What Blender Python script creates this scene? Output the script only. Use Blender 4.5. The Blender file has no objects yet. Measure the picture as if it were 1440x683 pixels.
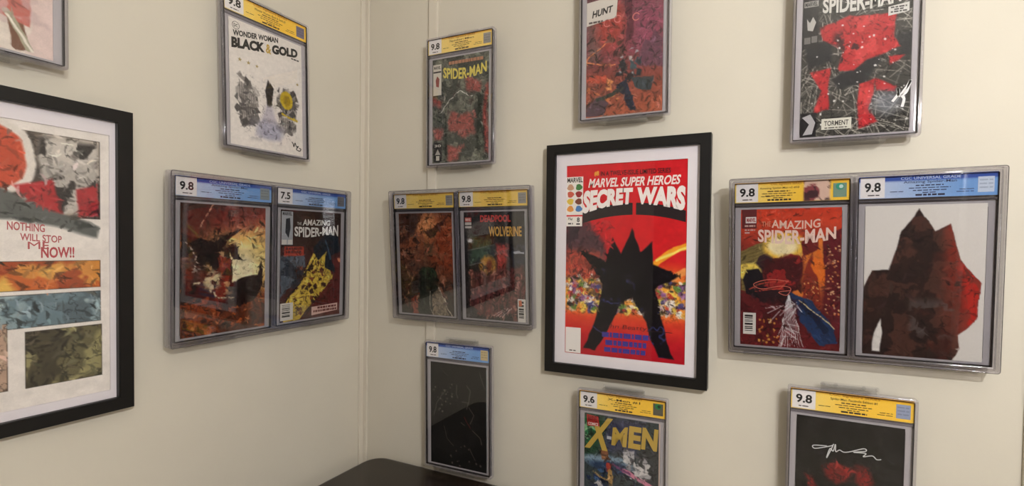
import bpy, bmesh, math, random
import numpy as np
from mathutils import Matrix, Vector, Euler

S = bpy.context.scene
COL = S.collection

# ------------------------------------------------------------------ camera
F_PX, SHX, SHY = 678.686, 65.937, 20.298
cam_d = bpy.data.cameras.new('camera')
cam = bpy.data.objects.new('camera', cam_d); COL.objects.link(cam)
cam_d.sensor_fit = 'HORIZONTAL'; cam_d.sensor_width = 36.0
cam_d.lens = F_PX / 1440.0 * 36.0
cam_d.shift_x = -SHX / 1440.0
cam_d.shift_y = SHY / 1440.0
cam_d.clip_start = 0.02
CR = Matrix(((0.91494024, -0.40292927, -0.02307309), (0.40330206, 0.91495032, 0.0146065), (0.01522535, -0.0226695, 0.99962707)))
cm = Matrix((CR.col[0], CR.col[2], -CR.col[1])).transposed()      # camera X = right, Y = up, -Z = view
cam.matrix_world = Matrix.Translation((1.05983, -1.03218, -0.00442)) @ cm.to_4x4()
S.camera = cam

# ------------------------------------------------------------------ world, exposure
wd = bpy.data.worlds.new('world'); S.world = wd; wd.use_nodes = True
wd.node_tree.nodes['Background'].inputs[0].default_value = (0.9, 0.92, 1, 1)
wd.node_tree.nodes['Background'].inputs[1].default_value = 0.1
S.view_settings.view_transform = 'Standard'
S.view_settings.look = 'None'
S.view_settings.gamma = 1.0
S.view_settings.use_curve_mapping = False
S.view_settings.exposure = 0.0

BULB_POS = (1.68, -1.22, 0.50); BULB_R = 0.030; BULB_L = 1580.0; BULB_C = (1.0, 0.995, 0.985)
FILL_DOME_POS = (2.0, -2.3, 1.10); FILL_DOME_L = 5.0; FILL_C = (1.0, 0.995, 0.985)  # overhead fill, added to lift the ambient light
FILL_DRUM_POS = (2.9, -2.6, -0.20); FILL_DRUM_L = 11.0  # drum-shaped fill, added for soft light lower on the walls
FLOOR_Z, CEIL_Z, RX, RY = -1.33, 1.12, 3.7, -3.7

# ------------------------------------------------------------------ helpers
def lin(c):
    c = np.asarray(c, float) / 255.0
    return np.where(c <= 0.04045, c / 12.92, ((c + 0.055) / 1.055) ** 2.4)
def lin4(c): return tuple(lin(c)) + (1.0,)

MATS = {}
def mat(name, col, rough=0.5, spec=0.5, metal=0.0, noise=None, bump=None, coat=0.0):
    if name in MATS: return MATS[name]
    m = bpy.data.materials.new(name); m.use_nodes = True; nt = m.node_tree
    b = nt.nodes['Principled BSDF']
    b.inputs['Base Color'].default_value = lin4(col); b.inputs['Roughness'].default_value = rough
    b.inputs['Specular IOR Level'].default_value = spec; b.inputs['Metallic'].default_value = metal
    b.inputs['Coat Weight'].default_value = coat
    tc = nt.nodes.new('ShaderNodeTexCoord')
    if noise:
        sc, amt, stretch = noise
        mp = nt.nodes.new('ShaderNodeMapping'); mp.inputs['Scale'].default_value = stretch
        nz = nt.nodes.new('ShaderNodeTexNoise'); nz.inputs['Scale'].default_value = sc; nz.inputs['Detail'].default_value = 5
        rp = nt.nodes.new('ShaderNodeValToRGB')
        c = lin(col)
        rp.color_ramp.elements[0].position = 0.3; rp.color_ramp.elements[1].position = 0.7
        rp.color_ramp.elements[0].color = tuple(c * (1 - amt)) + (1,)
        rp.color_ramp.elements[1].color = tuple(np.minimum(c * (1 + amt), 1)) + (1,)
        nt.links.new(tc.outputs['Object'], mp.inputs[0]); nt.links.new(mp.outputs[0], nz.inputs['Vector'])
        nt.links.new(nz.outputs['Fac'], rp.inputs[0]); nt.links.new(rp.outputs[0], b.inputs['Base Color'])
    if bump:
        sc, st, dist = bump
        nb = nt.nodes.new('ShaderNodeTexNoise'); nb.inputs['Scale'].default_value = sc; nb.inputs['Detail'].default_value = 3
        bp = nt.nodes.new('ShaderNodeBump'); bp.inputs['Strength'].default_value = st; bp.inputs['Distance'].default_value = dist
        nt.links.new(tc.outputs['Object'], nb.inputs['Vector'])
        nt.links.new(nb.outputs['Fac'], bp.inputs['Height']); nt.links.new(bp.outputs[0], b.inputs['Normal'])
    MATS[name] = m
    return m

def clear_mat(name, tint=(0.97, 0.97, 0.98), ior=1.47, rough=0.02, frost=0.0, frost_col=(150, 145, 148)):
    """thin clear plastic: see-through with a Fresnel reflection, optionally part frosted"""
    m = bpy.data.materials.new(name); m.use_nodes = True; nt = m.node_tree
    for n in list(nt.nodes): nt.nodes.remove(n)
    out = nt.nodes.new('ShaderNodeOutputMaterial')
    tr = nt.nodes.new('ShaderNodeBsdfTransparent'); tr.inputs[0].default_value = tuple(tint) + (1,)
    gl = nt.nodes.new('ShaderNodeBsdfGlossy'); gl.inputs['Roughness'].default_value = rough
    fr = nt.nodes.new('ShaderNodeFresnel')
    ge = nt.nodes.new('ShaderNodeNewGeometry')
    mx = nt.nodes.new('ShaderNodeMix'); mx.data_type = 'FLOAT'
    mx.inputs[2].default_value = ior; mx.inputs[3].default_value = 1.0 / ior
    nt.links.new(ge.outputs['Backfacing'], mx.inputs[0]); nt.links.new(mx.outputs[0], fr.inputs[0])
    base = tr.outputs[0]
    if frost > 0:
        df = nt.nodes.new('ShaderNodeBsdfDiffuse'); df.inputs[0].default_value = lin4(frost_col)
        m1 = nt.nodes.new('ShaderNodeMixShader'); m1.inputs[0].default_value = frost
        nt.links.new(base, m1.inputs[1]); nt.links.new(df.outputs[0], m1.inputs[2]); base = m1.outputs[0]
    m2 = nt.nodes.new('ShaderNodeMixShader')
    nt.links.new(fr.outputs[0], m2.inputs[0]); nt.links.new(base, m2.inputs[1]); nt.links.new(gl.outputs[0], m2.inputs[2])
    nt.links.new(m2.outputs[0], out.inputs[0])
    return m

def emit_mat(name, col, strength):
    m = bpy.data.materials.new(name); m.use_nodes = True; nt = m.node_tree
    b = nt.nodes['Principled BSDF']; b.inputs['Base Color'].default_value = (0.9, 0.88, 0.84, 1)
    b.inputs['Emission Color'].default_value = tuple(col) + (1,); b.inputs['Emission Strength'].default_value = strength
    return m

def print_mat():
    m = bpy.data.materials.new('printed_cover'); m.use_nodes = True; nt = m.node_tree
    b = nt.nodes['Principled BSDF']; b.inputs['Roughness'].default_value = 0.6; b.inputs['Specular IOR Level'].default_value = 0.1
    a = nt.nodes.new('ShaderNodeVertexColor'); a.layer_name = 'print'
    tc = nt.nodes.new('ShaderNodeTexCoord')
    nz = nt.nodes.new('ShaderNodeTexNoise'); nz.inputs['Scale'].default_value = 600; nz.inputs['Detail'].default_value = 2
    mr = nt.nodes.new('ShaderNodeMapRange'); mr.inputs[3].default_value = 0.88; mr.inputs[4].default_value = 1.12
    mu = nt.nodes.new('ShaderNodeVectorMath'); mu.operation = 'SCALE'
    nt.links.new(tc.outputs['Object'], nz.inputs['Vector']); nt.links.new(nz.outputs['Fac'], mr.inputs[0])
    nt.links.new(a.outputs[0], mu.inputs[0]); nt.links.new(mr.outputs[0], mu.inputs['Scale'])
    nt.links.new(mu.outputs[0], b.inputs['Base Color'])
    return m

def mesh_obj(name, verts, faces, m, parent=None, smooth=False):
    me = bpy.data.meshes.new(name); me.from_pydata([tuple(v) for v in verts], [], faces); me.update()
    o = bpy.data.objects.new(name, me); COL.objects.link(o)
    if m: me.materials.append(m)
    if parent: o.parent = parent
    if smooth: me.polygons.foreach_set('use_smooth', [True] * len(me.polygons))
    return o
def bm_obj(name, bm, m, parent=None, smooth=False):
    me = bpy.data.meshes.new(name); bm.normal_update(); bm.to_mesh(me); bm.free()
    if smooth: me.polygons.foreach_set('use_smooth', [True] * len(me.polygons))
    o = bpy.data.objects.new(name, me); COL.objects.link(o); me.materials.append(m)
    if parent: o.parent = parent
    return o
def empty(name, matrix, label, cat, group=None):
    o = bpy.data.objects.new(name, None); COL.objects.link(o); o.empty_display_size = 0.02
    o.matrix_world = matrix; o['label'] = label; o['category'] = cat
    if group: o['group'] = group
    return o
def bm_box(bm, x0, x1, y0, y1, z0, z1, bev=0.0, seg=2):
    r = bmesh.ops.create_cube(bm, size=1.0)
    bmesh.ops.scale(bm, vec=(x1 - x0, y1 - y0, z1 - z0), verts=r['verts'])
    bmesh.ops.translate(bm, vec=((x0 + x1) / 2, (y0 + y1) / 2, (z0 + z1) / 2), verts=r['verts'])
    if bev > 0:
        es = list({e for v in r['verts'] for e in v.link_edges})
        bmesh.ops.bevel(bm, geom=es, offset=bev, segments=seg, profile=0.5, affect='EDGES')
def box(name, x0, x1, y0, y1, z0, z1, m, parent=None, bev=0.0, seg=2):
    bm = bmesh.new(); bm_box(bm, x0, x1, y0, y1, z0, z1, bev, seg)
    return bm_obj(name, bm, m, parent)
def rrect(w, h, r, n=5, cz=0.0, cx=0.0):
    p = []
    for sx, sz, a0 in ((1, 1, 0), (-1, 1, 90), (-1, -1, 180), (1, -1, 270)):
        for i in range(n + 1):
            a = math.radians(a0 + 90 * i / n)
            p.append((cx + sx * (w / 2 - r) + r * math.cos(a), cz + sz * (h / 2 - r) + r * math.sin(a)))
    return p
def sheet(name, w, h, r, y0, y1, cz, m, parent, cx=0.0):
    """rounded sheet standing in the XZ plane, thickness y0..y1"""
    p = rrect(w, h, r, 5, cz, cx); n = len(p)
    v = [(x, y0, z) for x, z in p] + [(x, y1, z) for x, z in p]
    f = [list(range(n)), list(range(2 * n - 1, n - 1, -1))] + [[(i + 1) % n, i, n + i, n + (i + 1) % n] for i in range(n)]
    return mesh_obj(name, v, f, m, parent)
def ring(name, w, h, r, bar, y0, y1, cz, m, parent, bev=0.0015):
    """rounded rectangular rim with chamfered front and back edges"""
    q = [math.radians(t) for t in (0, 22, 45, 68, 90)]
    prof = [(bev - bev * math.cos(t), y0 + bev - bev * math.sin(t)) for t in q] + [(bar - bev + bev * math.sin(t), y0 + bev - bev * math.cos(t)) for t in q] \
        + [(bar, y1 - bev * 0.3), (bar - bev * 0.3, y1), (bev * 0.3, y1), (0, y1 - bev * 0.3)]
    v = []; loops = []
    for ins, y in prof:
        p = rrect(w - 2 * ins, h - 2 * ins, max(r - ins, 0.0006), 5, cz)
        loops.append(range(len(v), len(v) + len(p))); v += [(x, y, z) for x, z in p]
    f = []; n = len(loops[0]); k = len(prof)
    for j in range(k):
        a, b = loops[j], loops[(j + 1) % k]
        for i in range(n): f.append([a[i], a[(i + 1) % n], b[(i + 1) % n], b[i]])
    o = mesh_obj(name, v, f, m, parent)
    bm = bmesh.new(); bm.from_mesh(o.data); bmesh.ops.recalc_face_normals(bm, faces=bm.faces); bm.to_mesh(o.data); bm.free()
    o.data.polygons.foreach_set('use_smooth', [True] * len(o.data.polygons)); o.data.update()
    return o
def lathe(name, prof, m, parent=None, seg=32):
    v = []; f = []
    for r, z in prof:
        for i in range(seg):
            a = 2 * math.pi * i / seg; v.append((r * math.cos(a), r * math.sin(a), z))
    for j in range(len(prof) - 1):
        for i in range(seg):
            f.append([j * seg + i, j * seg + (i + 1) % seg, (j + 1) * seg + (i + 1) % seg, (j + 1) * seg + i])
    return mesh_obj(name, v, f, m, parent, True)

# ------------------------------------------------------------------ lettering (flat mesh print)
TXT = {}
def glyphs(s, bold):
    k = (s, bold)
    if k in TXT: return TXT[k]
    cu = bpy.data.curves.new('t', 'FONT'); cu.body = s; cu.offset = bold; cu.resolution_u = 3
    ob = bpy.data.objects.new('t', cu); COL.objects.link(ob)
    me = bpy.data.meshes.new_from_object(ob)
    v = np.empty(len(me.vertices) * 3); me.vertices.foreach_get('co', v); v = v.reshape(-1, 3)[:, :2]
    f = [tuple(p.vertices) for p in me.polygons]
    COL.objects.unlink(ob); bpy.data.objects.remove(ob); bpy.data.curves.remove(cu); bpy.data.meshes.remove(me)
    lo, hi = v.min(0), v.max(0)
    v = (v - lo) / (hi - lo)
    TXT[k] = (v, f); return TXT[k]
class Face:
    """print area: x 0..1 across, y 0..1 down, on a face of size w,h whose top-left is (x0, z1) at depth y"""
    def __init__(s, parent, w, h, x0, z1, y): s.p, s.w, s.h, s.x0, s.z1, s.y = parent, w, h, x0, z1, y
    def pt(s, x, y, lift=0): return (s.x0 + x * s.w, s.y - 0.0002 - lift, s.z1 - y * s.h)
    def text(s, name, body, bx, col, bold=0.0, top=None, bot=None, shear=0.0, lift=0.0, rough=0.5):
        """bx = x0,y0,x1,y1 ; top/bot optional functions u->dy moving the top and bottom edge"""
        v, f = glyphs(body, bold); x0, y0, x1, y1 = bx; o = []
        for u, t in v:
            yt = y0 + (top(u) if top else 0); yb = y1 + (bot(u) if bot else 0)
            o.append(s.pt(x0 + (u + shear * (t - 0.5)) * (x1 - x0), yb + (yt - yb) * t, lift))
        return mesh_obj(name, o, f, mat('ink_%d_%d_%d' % tuple(col), col, rough, 0.3), s.p)
    def polys(s, name, plist, col, lift=0.0, rough=0.5, spec=0.3):
        v = []; f = []
        for p in plist:
            f.append(list(range(len(v), len(v) + len(p)))[::-1]); v += [s.pt(x, y, lift) for x, y in p]
        return mesh_obj(name, v, f, mat('ink_%d_%d_%d' % tuple(col), col, rough, spec), s.p)
    def rects(s, name, rl, col, lift=0.0): return s.polys(name, [[(a, b), (c, b), (c, d), (a, d)] for a, b, c, d in rl], col, lift)
    def bars(s, name, lines, col, seed, lift=0.0):
        """rows of unreadable fine print: (x0,x1,y,height)"""
        rnd = random.Random(seed); rl = []
        for x0, x1, y, hh in lines:
            x = x0
            while x < x1:
                wl = min(rnd.uniform(0.018, 0.06), x1 - x); rl.append((x, y - hh / 2, x + wl, y + hh / 2)); x += wl + 0.008
        return s.rects(name, rl, col, lift)
    def stroke(s, name, pts, wd, col, lift=0.0, n=8):
        P = [np.array((x * s.w, y * s.h)) for x, y in pts]; Q = []
        for i in range(len(P) - 1):
            a, b, c, d = P[max(i - 1, 0)], P[i], P[i + 1], P[min(i + 2, len(P) - 1)]
            for k in range(n):
                t = k / n
                Q.append(0.5 * (2 * b + (c - a) * t + (2 * a - 5 * b + 4 * c - d) * t * t + (3 * b - a - 3 * c + d) * t ** 3))
        Q.append(P[-1]); L = []; R = []
        for i, q in enumerate(Q):
            dvec = Q[min(i + 1, len(Q) - 1)] - Q[max(i - 1, 0)]; l = np.linalg.norm(dvec) or 1
            nn = np.array((-dvec[1], dvec[0])) / l * wd / 2
            L.append(q + nn); R.append(q - nn)
        v = [s.pt(q[0] / s.w, q[1] / s.h, lift) for q in L] + [s.pt(q[0] / s.w, q[1] / s.h, lift) for q in R]
        k = len(Q); f = [[i, i + 1, k + i + 1, k + i] for i in range(k - 1)]
        return mesh_obj(name, v, f, mat('ink_%d_%d_%d' % tuple(col), col, 0.5, 0.3), s.p)
    def barcode(s, x0, y0, x1, y1, seed, vertical=False):
        s.rects('barcode_box', [(x0, y0, x1, y1)], (226, 220, 212), 0.0001)
        rnd = random.Random(seed); rl = []; m = 0.12
        n0, n1 = (y0, y1) if vertical else (x0, x1); t = n0 + (n1 - n0) * 0.1
        while t < n1 - (n1 - n0) * 0.15:
            wl = (n1 - n0) * rnd.choice((0.03, 0.05, 0.09))
            if vertical: rl.append((x0 + (x1 - x0) * m, t, x1 - (x1 - x0) * m * 2, t + wl))
            else: rl.append((t, y0 + (y1 - y0) * m, t + wl, y1 - (y1 - y0) * m * 1.6))
            t += wl + (n1 - n0) * rnd.choice((0.03, 0.06))
        s.rects('barcode', rl, (25, 22, 22), 0.0002)

# ------------------------------------------------------------------ cover artwork: abstract colour fields printed per vertex
class Art:
    def __init__(s, w, h, base, seed=0, warp=0.03, wsc=5, res=0.0013):
        s.w, s.h = w, h; s.nx, s.ny = int(round(w / res)), int(round(h / res)); s.asp = h / w
        s.rng = np.random.default_rng(seed)
        s.RX, s.RY = np.meshgrid(np.linspace(0, 1, s.nx + 1), np.linspace(0, 1, s.ny + 1))
        s.X = s.RX + warp * (s.fbm(wsc) - 0.5) * 2; s.Y = s.RY + warp / s.asp * (s.fbm(wsc) - 0.5) * 2
        s.c = np.empty(s.RX.shape + (3,)); s.c[:] = base
    def vnoise(s, sc):
        gx, gy = int(sc) + 3, int(sc * s.asp) + 3
        g = s.rng.random((gy, gx)); x = s.RX * sc; y = s.RY * sc * s.asp
        xi, yi = x.astype(int), y.astype(int); fx, fy = x - xi, y - yi
        fx = fx * fx * (3 - 2 * fx); fy = fy * fy * (3 - 2 * fy)
        return (g[yi, xi] * (1 - fx) + g[yi, xi + 1] * fx) * (1 - fy) + (g[yi + 1, xi] * (1 - fx) + g[yi + 1, xi + 1] * fx) * fy
    def fbm(s, sc, o=4):
        t = 0; a = 1.0; n = 0
        for i in range(o): t = t + a * s.vnoise(sc * 2 ** i); n += a; a *= 0.55
        return t / n
    def mix(s, m, col, a=1.0):
        m = np.clip(m, 0, 1)[..., None] * a; s.c = s.c * (1 - m) + np.asarray(col, float) * m; return s
    def grad(s, stops):
        ys = [q[0] for q in stops]
        for k in range(3): s.c[..., k] = np.interp(s.Y, ys, [q[1][k] for q in stops])
        return s
    def sd(s, pts, raw=False, closed=True):
        X, Y = (s.RX, s.RY) if raw else (s.X, s.Y); Y = Y * s.asp
        d = np.full(X.shape, 9.0); ins = np.zeros(X.shape, bool); n = len(pts)
        for i in range(n if closed else n - 1):
            ax, ay = pts[i]; bx, by = pts[(i + 1) % n]; ay *= s.asp; by *= s.asp
            ex, ey = bx - ax, by - ay; t = np.clip(((X - ax) * ex + (Y - ay) * ey) / (ex * ex + ey * ey + 1e-12), 0, 1)
            d = np.minimum(d, np.hypot(X - ax - t * ex, Y - ay - t * ey))
            if closed and ay != by:
                ins ^= ((ay > Y) != (by > Y)) & (X < ex * (Y - ay) / ey + ax)
        return np.where(ins, -d, d)
    def poly(s, pts, col, soft=0.012, a=1.0, raw=False): return s.mix(0.5 - s.sd(pts, raw) / soft, col, a)
    def rect(s, x0, y0, x1, y1, col, a=1.0): return s.poly([(x0, y0), (x1, y0), (x1, y1), (x0, y1)], col, 0.006, a, True)
    def ell(s, cx, cy, rx, ry, col, soft=0.2, a=1.0, rot=0.0):
        dx, dy = s.X - cx, (s.Y - cy) * s.asp; cs, sn = math.cos(rot), math.sin(rot)
        return s.mix((1 - np.hypot((dx * cs + dy * sn) / rx, (-dx * sn + dy * cs) / ry)) / soft + 0.5, col, a)
    def line(s, pts, wd, col, a=1.0, soft=0.008, raw=False): return s.mix(0.5 - (s.sd(pts, raw, False) - wd / 2) / soft, col, a)
    def ink(s, sc, wd, col, a=0.8, mask=None):
        m = 1 - np.abs(s.fbm(sc) - 0.5) / wd
        if mask is not None: m = np.minimum(m, mask)
        return s.mix(m, col, a)
    def mottle(s, sc, amt, mask=None):
        n = (s.fbm(sc) - 0.5) * 2 * amt
        if mask is not None: n = n * mask
        s.c = np.clip(s.c * (1 + n[..., None]), 0, 255); return s
    def patches(s, sc, thr, col, a=0.7, mask=None):
        m = (s.fbm(sc) - thr) / 0.05
        if mask is not None: m = np.minimum(m, mask)
        return s.mix(m, col, a)
    def box_mask(s, x0, y0, x1, y1, soft=0.05):
        f = lambda v, a, b: np.clip(np.minimum(v - a, b - v) / soft + 0.5, 0, 1)
        return f(s.X, x0, x1) * f(s.Y, y0, y1)
    def specks(s, n, r0, r1, cols, bx, lens=1.0):
        for i in range(n):
            x, y = s.rng.uniform(bx[0], bx[2]), s.rng.uniform(bx[1], bx[3]); r = s.rng.uniform(r0, r1)
            s.ell(x, y, r * lens, r, cols[int(s.rng.integers(len(cols)))], 0.5, 0.9, s.rng.uniform(-1, 1))
        return s
    def hatch(s, n, ln, wd, cols, bx, a=0.8):
        for i in range(n):
            x, y = s.rng.uniform(bx[0], bx[2]), s.rng.uniform(bx[1], bx[3]); t = s.rng.uniform(0, math.pi); l = ln * s.rng.uniform(0.4, 1)
            s.line([(x, y), (x + l * math.cos(t), y + l * math.sin(t) / s.asp)], wd, cols[int(s.rng.integers(len(cols)))], a, 0.006, True)
        return s
    def dabs(s, n, size, amt=0.5, lim=205, bx=(0, 0, 1, 1)):
        """short angular brush marks in darker and lighter tints of the colour underneath"""
        for i in range(n):
            x, y = s.rng.uniform(bx[0], bx[2]), s.rng.uniform(bx[1], bx[3]); j, k = int(y * s.ny), int(x * s.nx); c = s.c[j, k].copy()
            if c.max() > lim and c.min() > lim - 60: continue
            t = s.rng.uniform(0, math.pi); l = size * s.rng.uniform(0.4, 1.3); wd = l * s.rng.uniform(0.12, 0.45)
            g = 1 + amt * s.rng.uniform(-1, 0.55); c = np.clip(c * g + (46 * (g - 1) if g > 1 else 0) * s.rng.random(3), 0, 250); c = c * 0.88 + c.mean() * 0.12
            h = l + wd; a0, a1 = max(0, int((x - h) * s.nx)), min(s.nx + 1, int((x + h) * s.nx) + 2); b0, b1 = max(0, int((y - h / s.asp) * s.ny)), min(s.ny + 1, int((y + h / s.asp) * s.ny) + 2)
            X = s.RX[b0:b1, a0:a1] - x; Y = (s.RY[b0:b1, a0:a1] - y) * s.asp
            p = np.abs(X * math.cos(t) + Y * math.sin(t)); q = np.abs(-X * math.sin(t) + Y * math.cos(t) + 0.5 * l * (p / l) ** 2 * s.rng.uniform(-1, 1))
            m = np.clip((1 - np.maximum(p / l, q / (wd * 0.5) * (0.5 + 0.7 * p / l))) / 0.35, 0, 1)[..., None] * 0.85
            if lim < 250: m = m * (s.c[b0:b1, a0:a1].min(-1, keepdims=True) < lim - 20)
            s.c[b0:b1, a0:a1] = s.c[b0:b1, a0:a1] * (1 - m) + c * m
        return s
    def shards(s, n, size, cols, bx, a=0.9):
        for i in range(n):
            x, y = s.rng.uniform(bx[0], bx[2]), s.rng.uniform(bx[1], bx[3]); t = s.rng.uniform(0, 6.28); p = []
            for k in range(int(s.rng.integers(3, 6))):
                t += s.rng.uniform(0.7, 1.9); r = size * s.rng.uniform(0.4, 1.1); p.append((x + r * math.cos(t), y + r * math.sin(t) / s.asp))
            s.poly(p, cols[int(s.rng.integers(len(cols)))], 0.01, a)
        return s

PRINT = print_mat()
def printed_slab(name, art, th, parent, x0, z0, yf):
    """a printed sheet or book: coloured front grid, plain sides and back"""
    nx, ny = art.nx, art.ny; V = (nx + 1) * (ny + 1)
    xs = x0 + art.RX.ravel() * art.w; zs = z0 + (1 - art.RY.ravel()) * art.h
    v = np.stack([xs, np.full(V, yf), zs], -1)
    i, j = np.meshgrid(np.arange(nx), np.arange(ny)); a = (j * (nx + 1) + i).ravel()
    f = np.stack([a, a + nx + 1, a + nx + 2, a + 1], -1)
    bk = np.array([(x0, yf + th, z0 + art.h), (x0 + art.w, yf + th, z0 + art.h), (x0 + art.w, yf + th, z0), (x0, yf + th, z0)])
    fr = np.array([(x0, yf, z0 + art.h), (x0 + art.w, yf, z0 + art.h), (x0 + art.w, yf, z0), (x0, yf, z0)])
    v = np.concatenate([v, bk, fr]); b = V; q = V + 4
    f = np.concatenate([f, [[b, b + 1, b + 2, b + 3], [q, q + 1, b + 1, b], [q + 1, q + 2, b + 2, b + 1], [q + 2, q + 3, b + 3, b + 2], [q + 3, q, b, b + 3]]])
    me = bpy.data.meshes.new(name); me.vertices.add(len(v)); me.vertices.foreach_set('co', v.ravel())
    me.loops.add(f.size); me.loops.foreach_set('vertex_index', f.ravel().astype(np.int32))
    me.polygons.add(len(f)); me.polygons.foreach_set('loop_start', np.arange(0, f.size, 4, dtype=np.int32))
    me.update(calc_edges=True)
    c = np.ones((len(v), 4)); c[:, :3] = 0.75; c[:V, :3] = lin(np.clip(art.c, 0, 255).reshape(-1, 3))
    at = me.color_attributes.new('print', 'FLOAT_COLOR', 'POINT'); at.data.foreach_set('color', c.ravel())
    me.materials.append(PRINT)
    o = bpy.data.objects.new(name, me); COL.objects.link(o); o.parent = parent
    return o

# ------------------------------------------------------------------ materials
WALL = mat('wall_paint', (206, 199, 185), 0.75, 0.25, noise=(3.5, 0.035, (1, 1, 1)), bump=(90, 0.10, 0.002))
WALL_DIM = mat('added_dark_wall', (84, 66, 52), 0.6, 0.3, noise=(5, 0.2, (6, 1, 0.6)))  # unseen back wall made dark to cut reflections and bounce
TRIM = mat('trim_paint', (210, 202, 188), 0.5, 0.4, noise=(6, 0.03, (1, 1, 1)))
CEILM = mat('ceiling_paint', (225, 220, 210), 0.8, 0.2, noise=(4, 0.02, (1, 1, 1)))
FLOORM = mat('floor_carpet', (196, 188, 175), 0.95, 0.1, noise=(60, 0.15, (1, 1, 1)), bump=(400, 0.5, 0.003))
BLACKW = mat('black_frame_wood', (14, 12, 12), 0.42, 0.35, noise=(30, 0.2, (1, 1, 1)))
MATB = mat('mat_board', (228, 221, 226), 0.85, 0.2, noise=(80, 0.01, (1, 1, 1)))
DARKW = mat('dark_wood', (34, 26, 20), 0.22, 0.5, noise=(9, 0.25, (1, 8, 1)))
DARKE = mat('dark_wood_edge', (52, 40, 30), 0.3, 0.5, noise=(9, 0.25, (1, 8, 1)))
BRASS = mat('brushed_steel', (150, 145, 138), 0.35, 0.5, 1.0, noise=(40, 0.1, (1, 1, 8)))
CLEAR = clear_mat('clear_sheet', (0.97, 0.97, 0.975), 1.46, 0.015)
RIM = clear_mat('clear_rim', (0.89, 0.88, 0.90), 1.75, 0.05, 0.08, (225, 218, 236))
REFR_DARK = clear_mat('refracted_edge_dark', (0.30, 0.28, 0.28), 1.5, 0.1, 0.3, (40, 34, 36))  # dark tint standing in for refraction at the plastic edges
WELL = clear_mat('inner_well', (0.85, 0.84, 0.86), 1.4, 0.12, 0.62, (214, 207, 210))
BACK = clear_mat('back_shell_plastic', (0.88, 0.87, 0.88), 1.45, 0.05, 0.5, (186, 178, 180))
MOUNT = clear_mat('clear_acrylic', (0.965, 0.965, 0.965), 1.5, 0.03, 0.03, (225, 220, 220))
GLAZE = clear_mat('picture_glazing', (0.98, 0.98, 0.98), 1.35, 0.03)

# ------------------------------------------------------------------ the room
def struct(o): o['kind'] = 'structure'; return o
T = 0.1
struct(box('wall_right', -T, RX + T, 0, T, FLOOR_Z - T, CEIL_Z + T, WALL))
struct(box('wall_left', -T, 0, RY - T, 0, FLOOR_Z - T, CEIL_Z + T, WALL))
struct(box('wall_back', 0, RX, RY - T, RY, FLOOR_Z - T, CEIL_Z + T, WALL_DIM))
struct(box('wall_far', RX, RX + T, RY - T, 0, FLOOR_Z - T, CEIL_Z + T, WALL))
struct(box('floor', 0, RX, RY, 0, FLOOR_Z - T, FLOOR_Z, FLOORM))
struct(box('ceiling', 0, RX, RY, 0, CEIL_Z, CEIL_Z + T, CEILM))
# corner strip with a rounded bead, and the flat battens over the panel joints
bm = bmesh.new()
bm_box(bm, 0, 0.006, -0.019, 0, FLOOR_Z, CEIL_Z, 0.001); bm_box(bm, 0.006, 0.018, -0.006, 0, FLOOR_Z, CEIL_Z, 0.001)
struct(bm_obj('trim_1', bm, TRIM))
struct(box('trim_2', 0.2265, 0.2535, -0.0075, 0, FLOOR_Z, CEIL_Z, TRIM, None, 0.0010))
struct(box('trim_3', 1.4465, 1.4735, -0.0075, 0, FLOOR_Z, CEIL_Z, TRIM, None, 0.0012))
struct(box('baseboard_right', 0.018, RX, -0.012, 0, FLOOR_Z, FLOOR_Z + 0.08, TRIM, None, 0.003))
struct(box('baseboard_left', 0, 0.012, RY, -0.019, FLOOR_Z, FLOOR_Z + 0.08, TRIM, None, 0.003))

# ------------------------------------------------------------------ placing things on the walls
def wall_matrix(wall, u, d, v, lean=0.0, roll=0.0):
    """u along the wall (x on the right wall, y on the left wall), d off the wall, v height; lean = top forward"""
    R = Euler((lean, -roll, 0), 'XYZ').to_matrix().to_4x4()
    if wall == 'R': return Matrix.Translation((u, -d, v)) @ R
    return Matrix.Translation((d, u, v)) @ Matrix.Rotation(math.pi / 2, 4, 'Z') @ R

SW, SH, ST = 0.2015, 0.325, 0.013       # case
CW, CH = 0.168, 0.2605                  # book
CZ0 = 0.0105                            # book bottom above case bottom
CY = -0.007                             # book front

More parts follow.
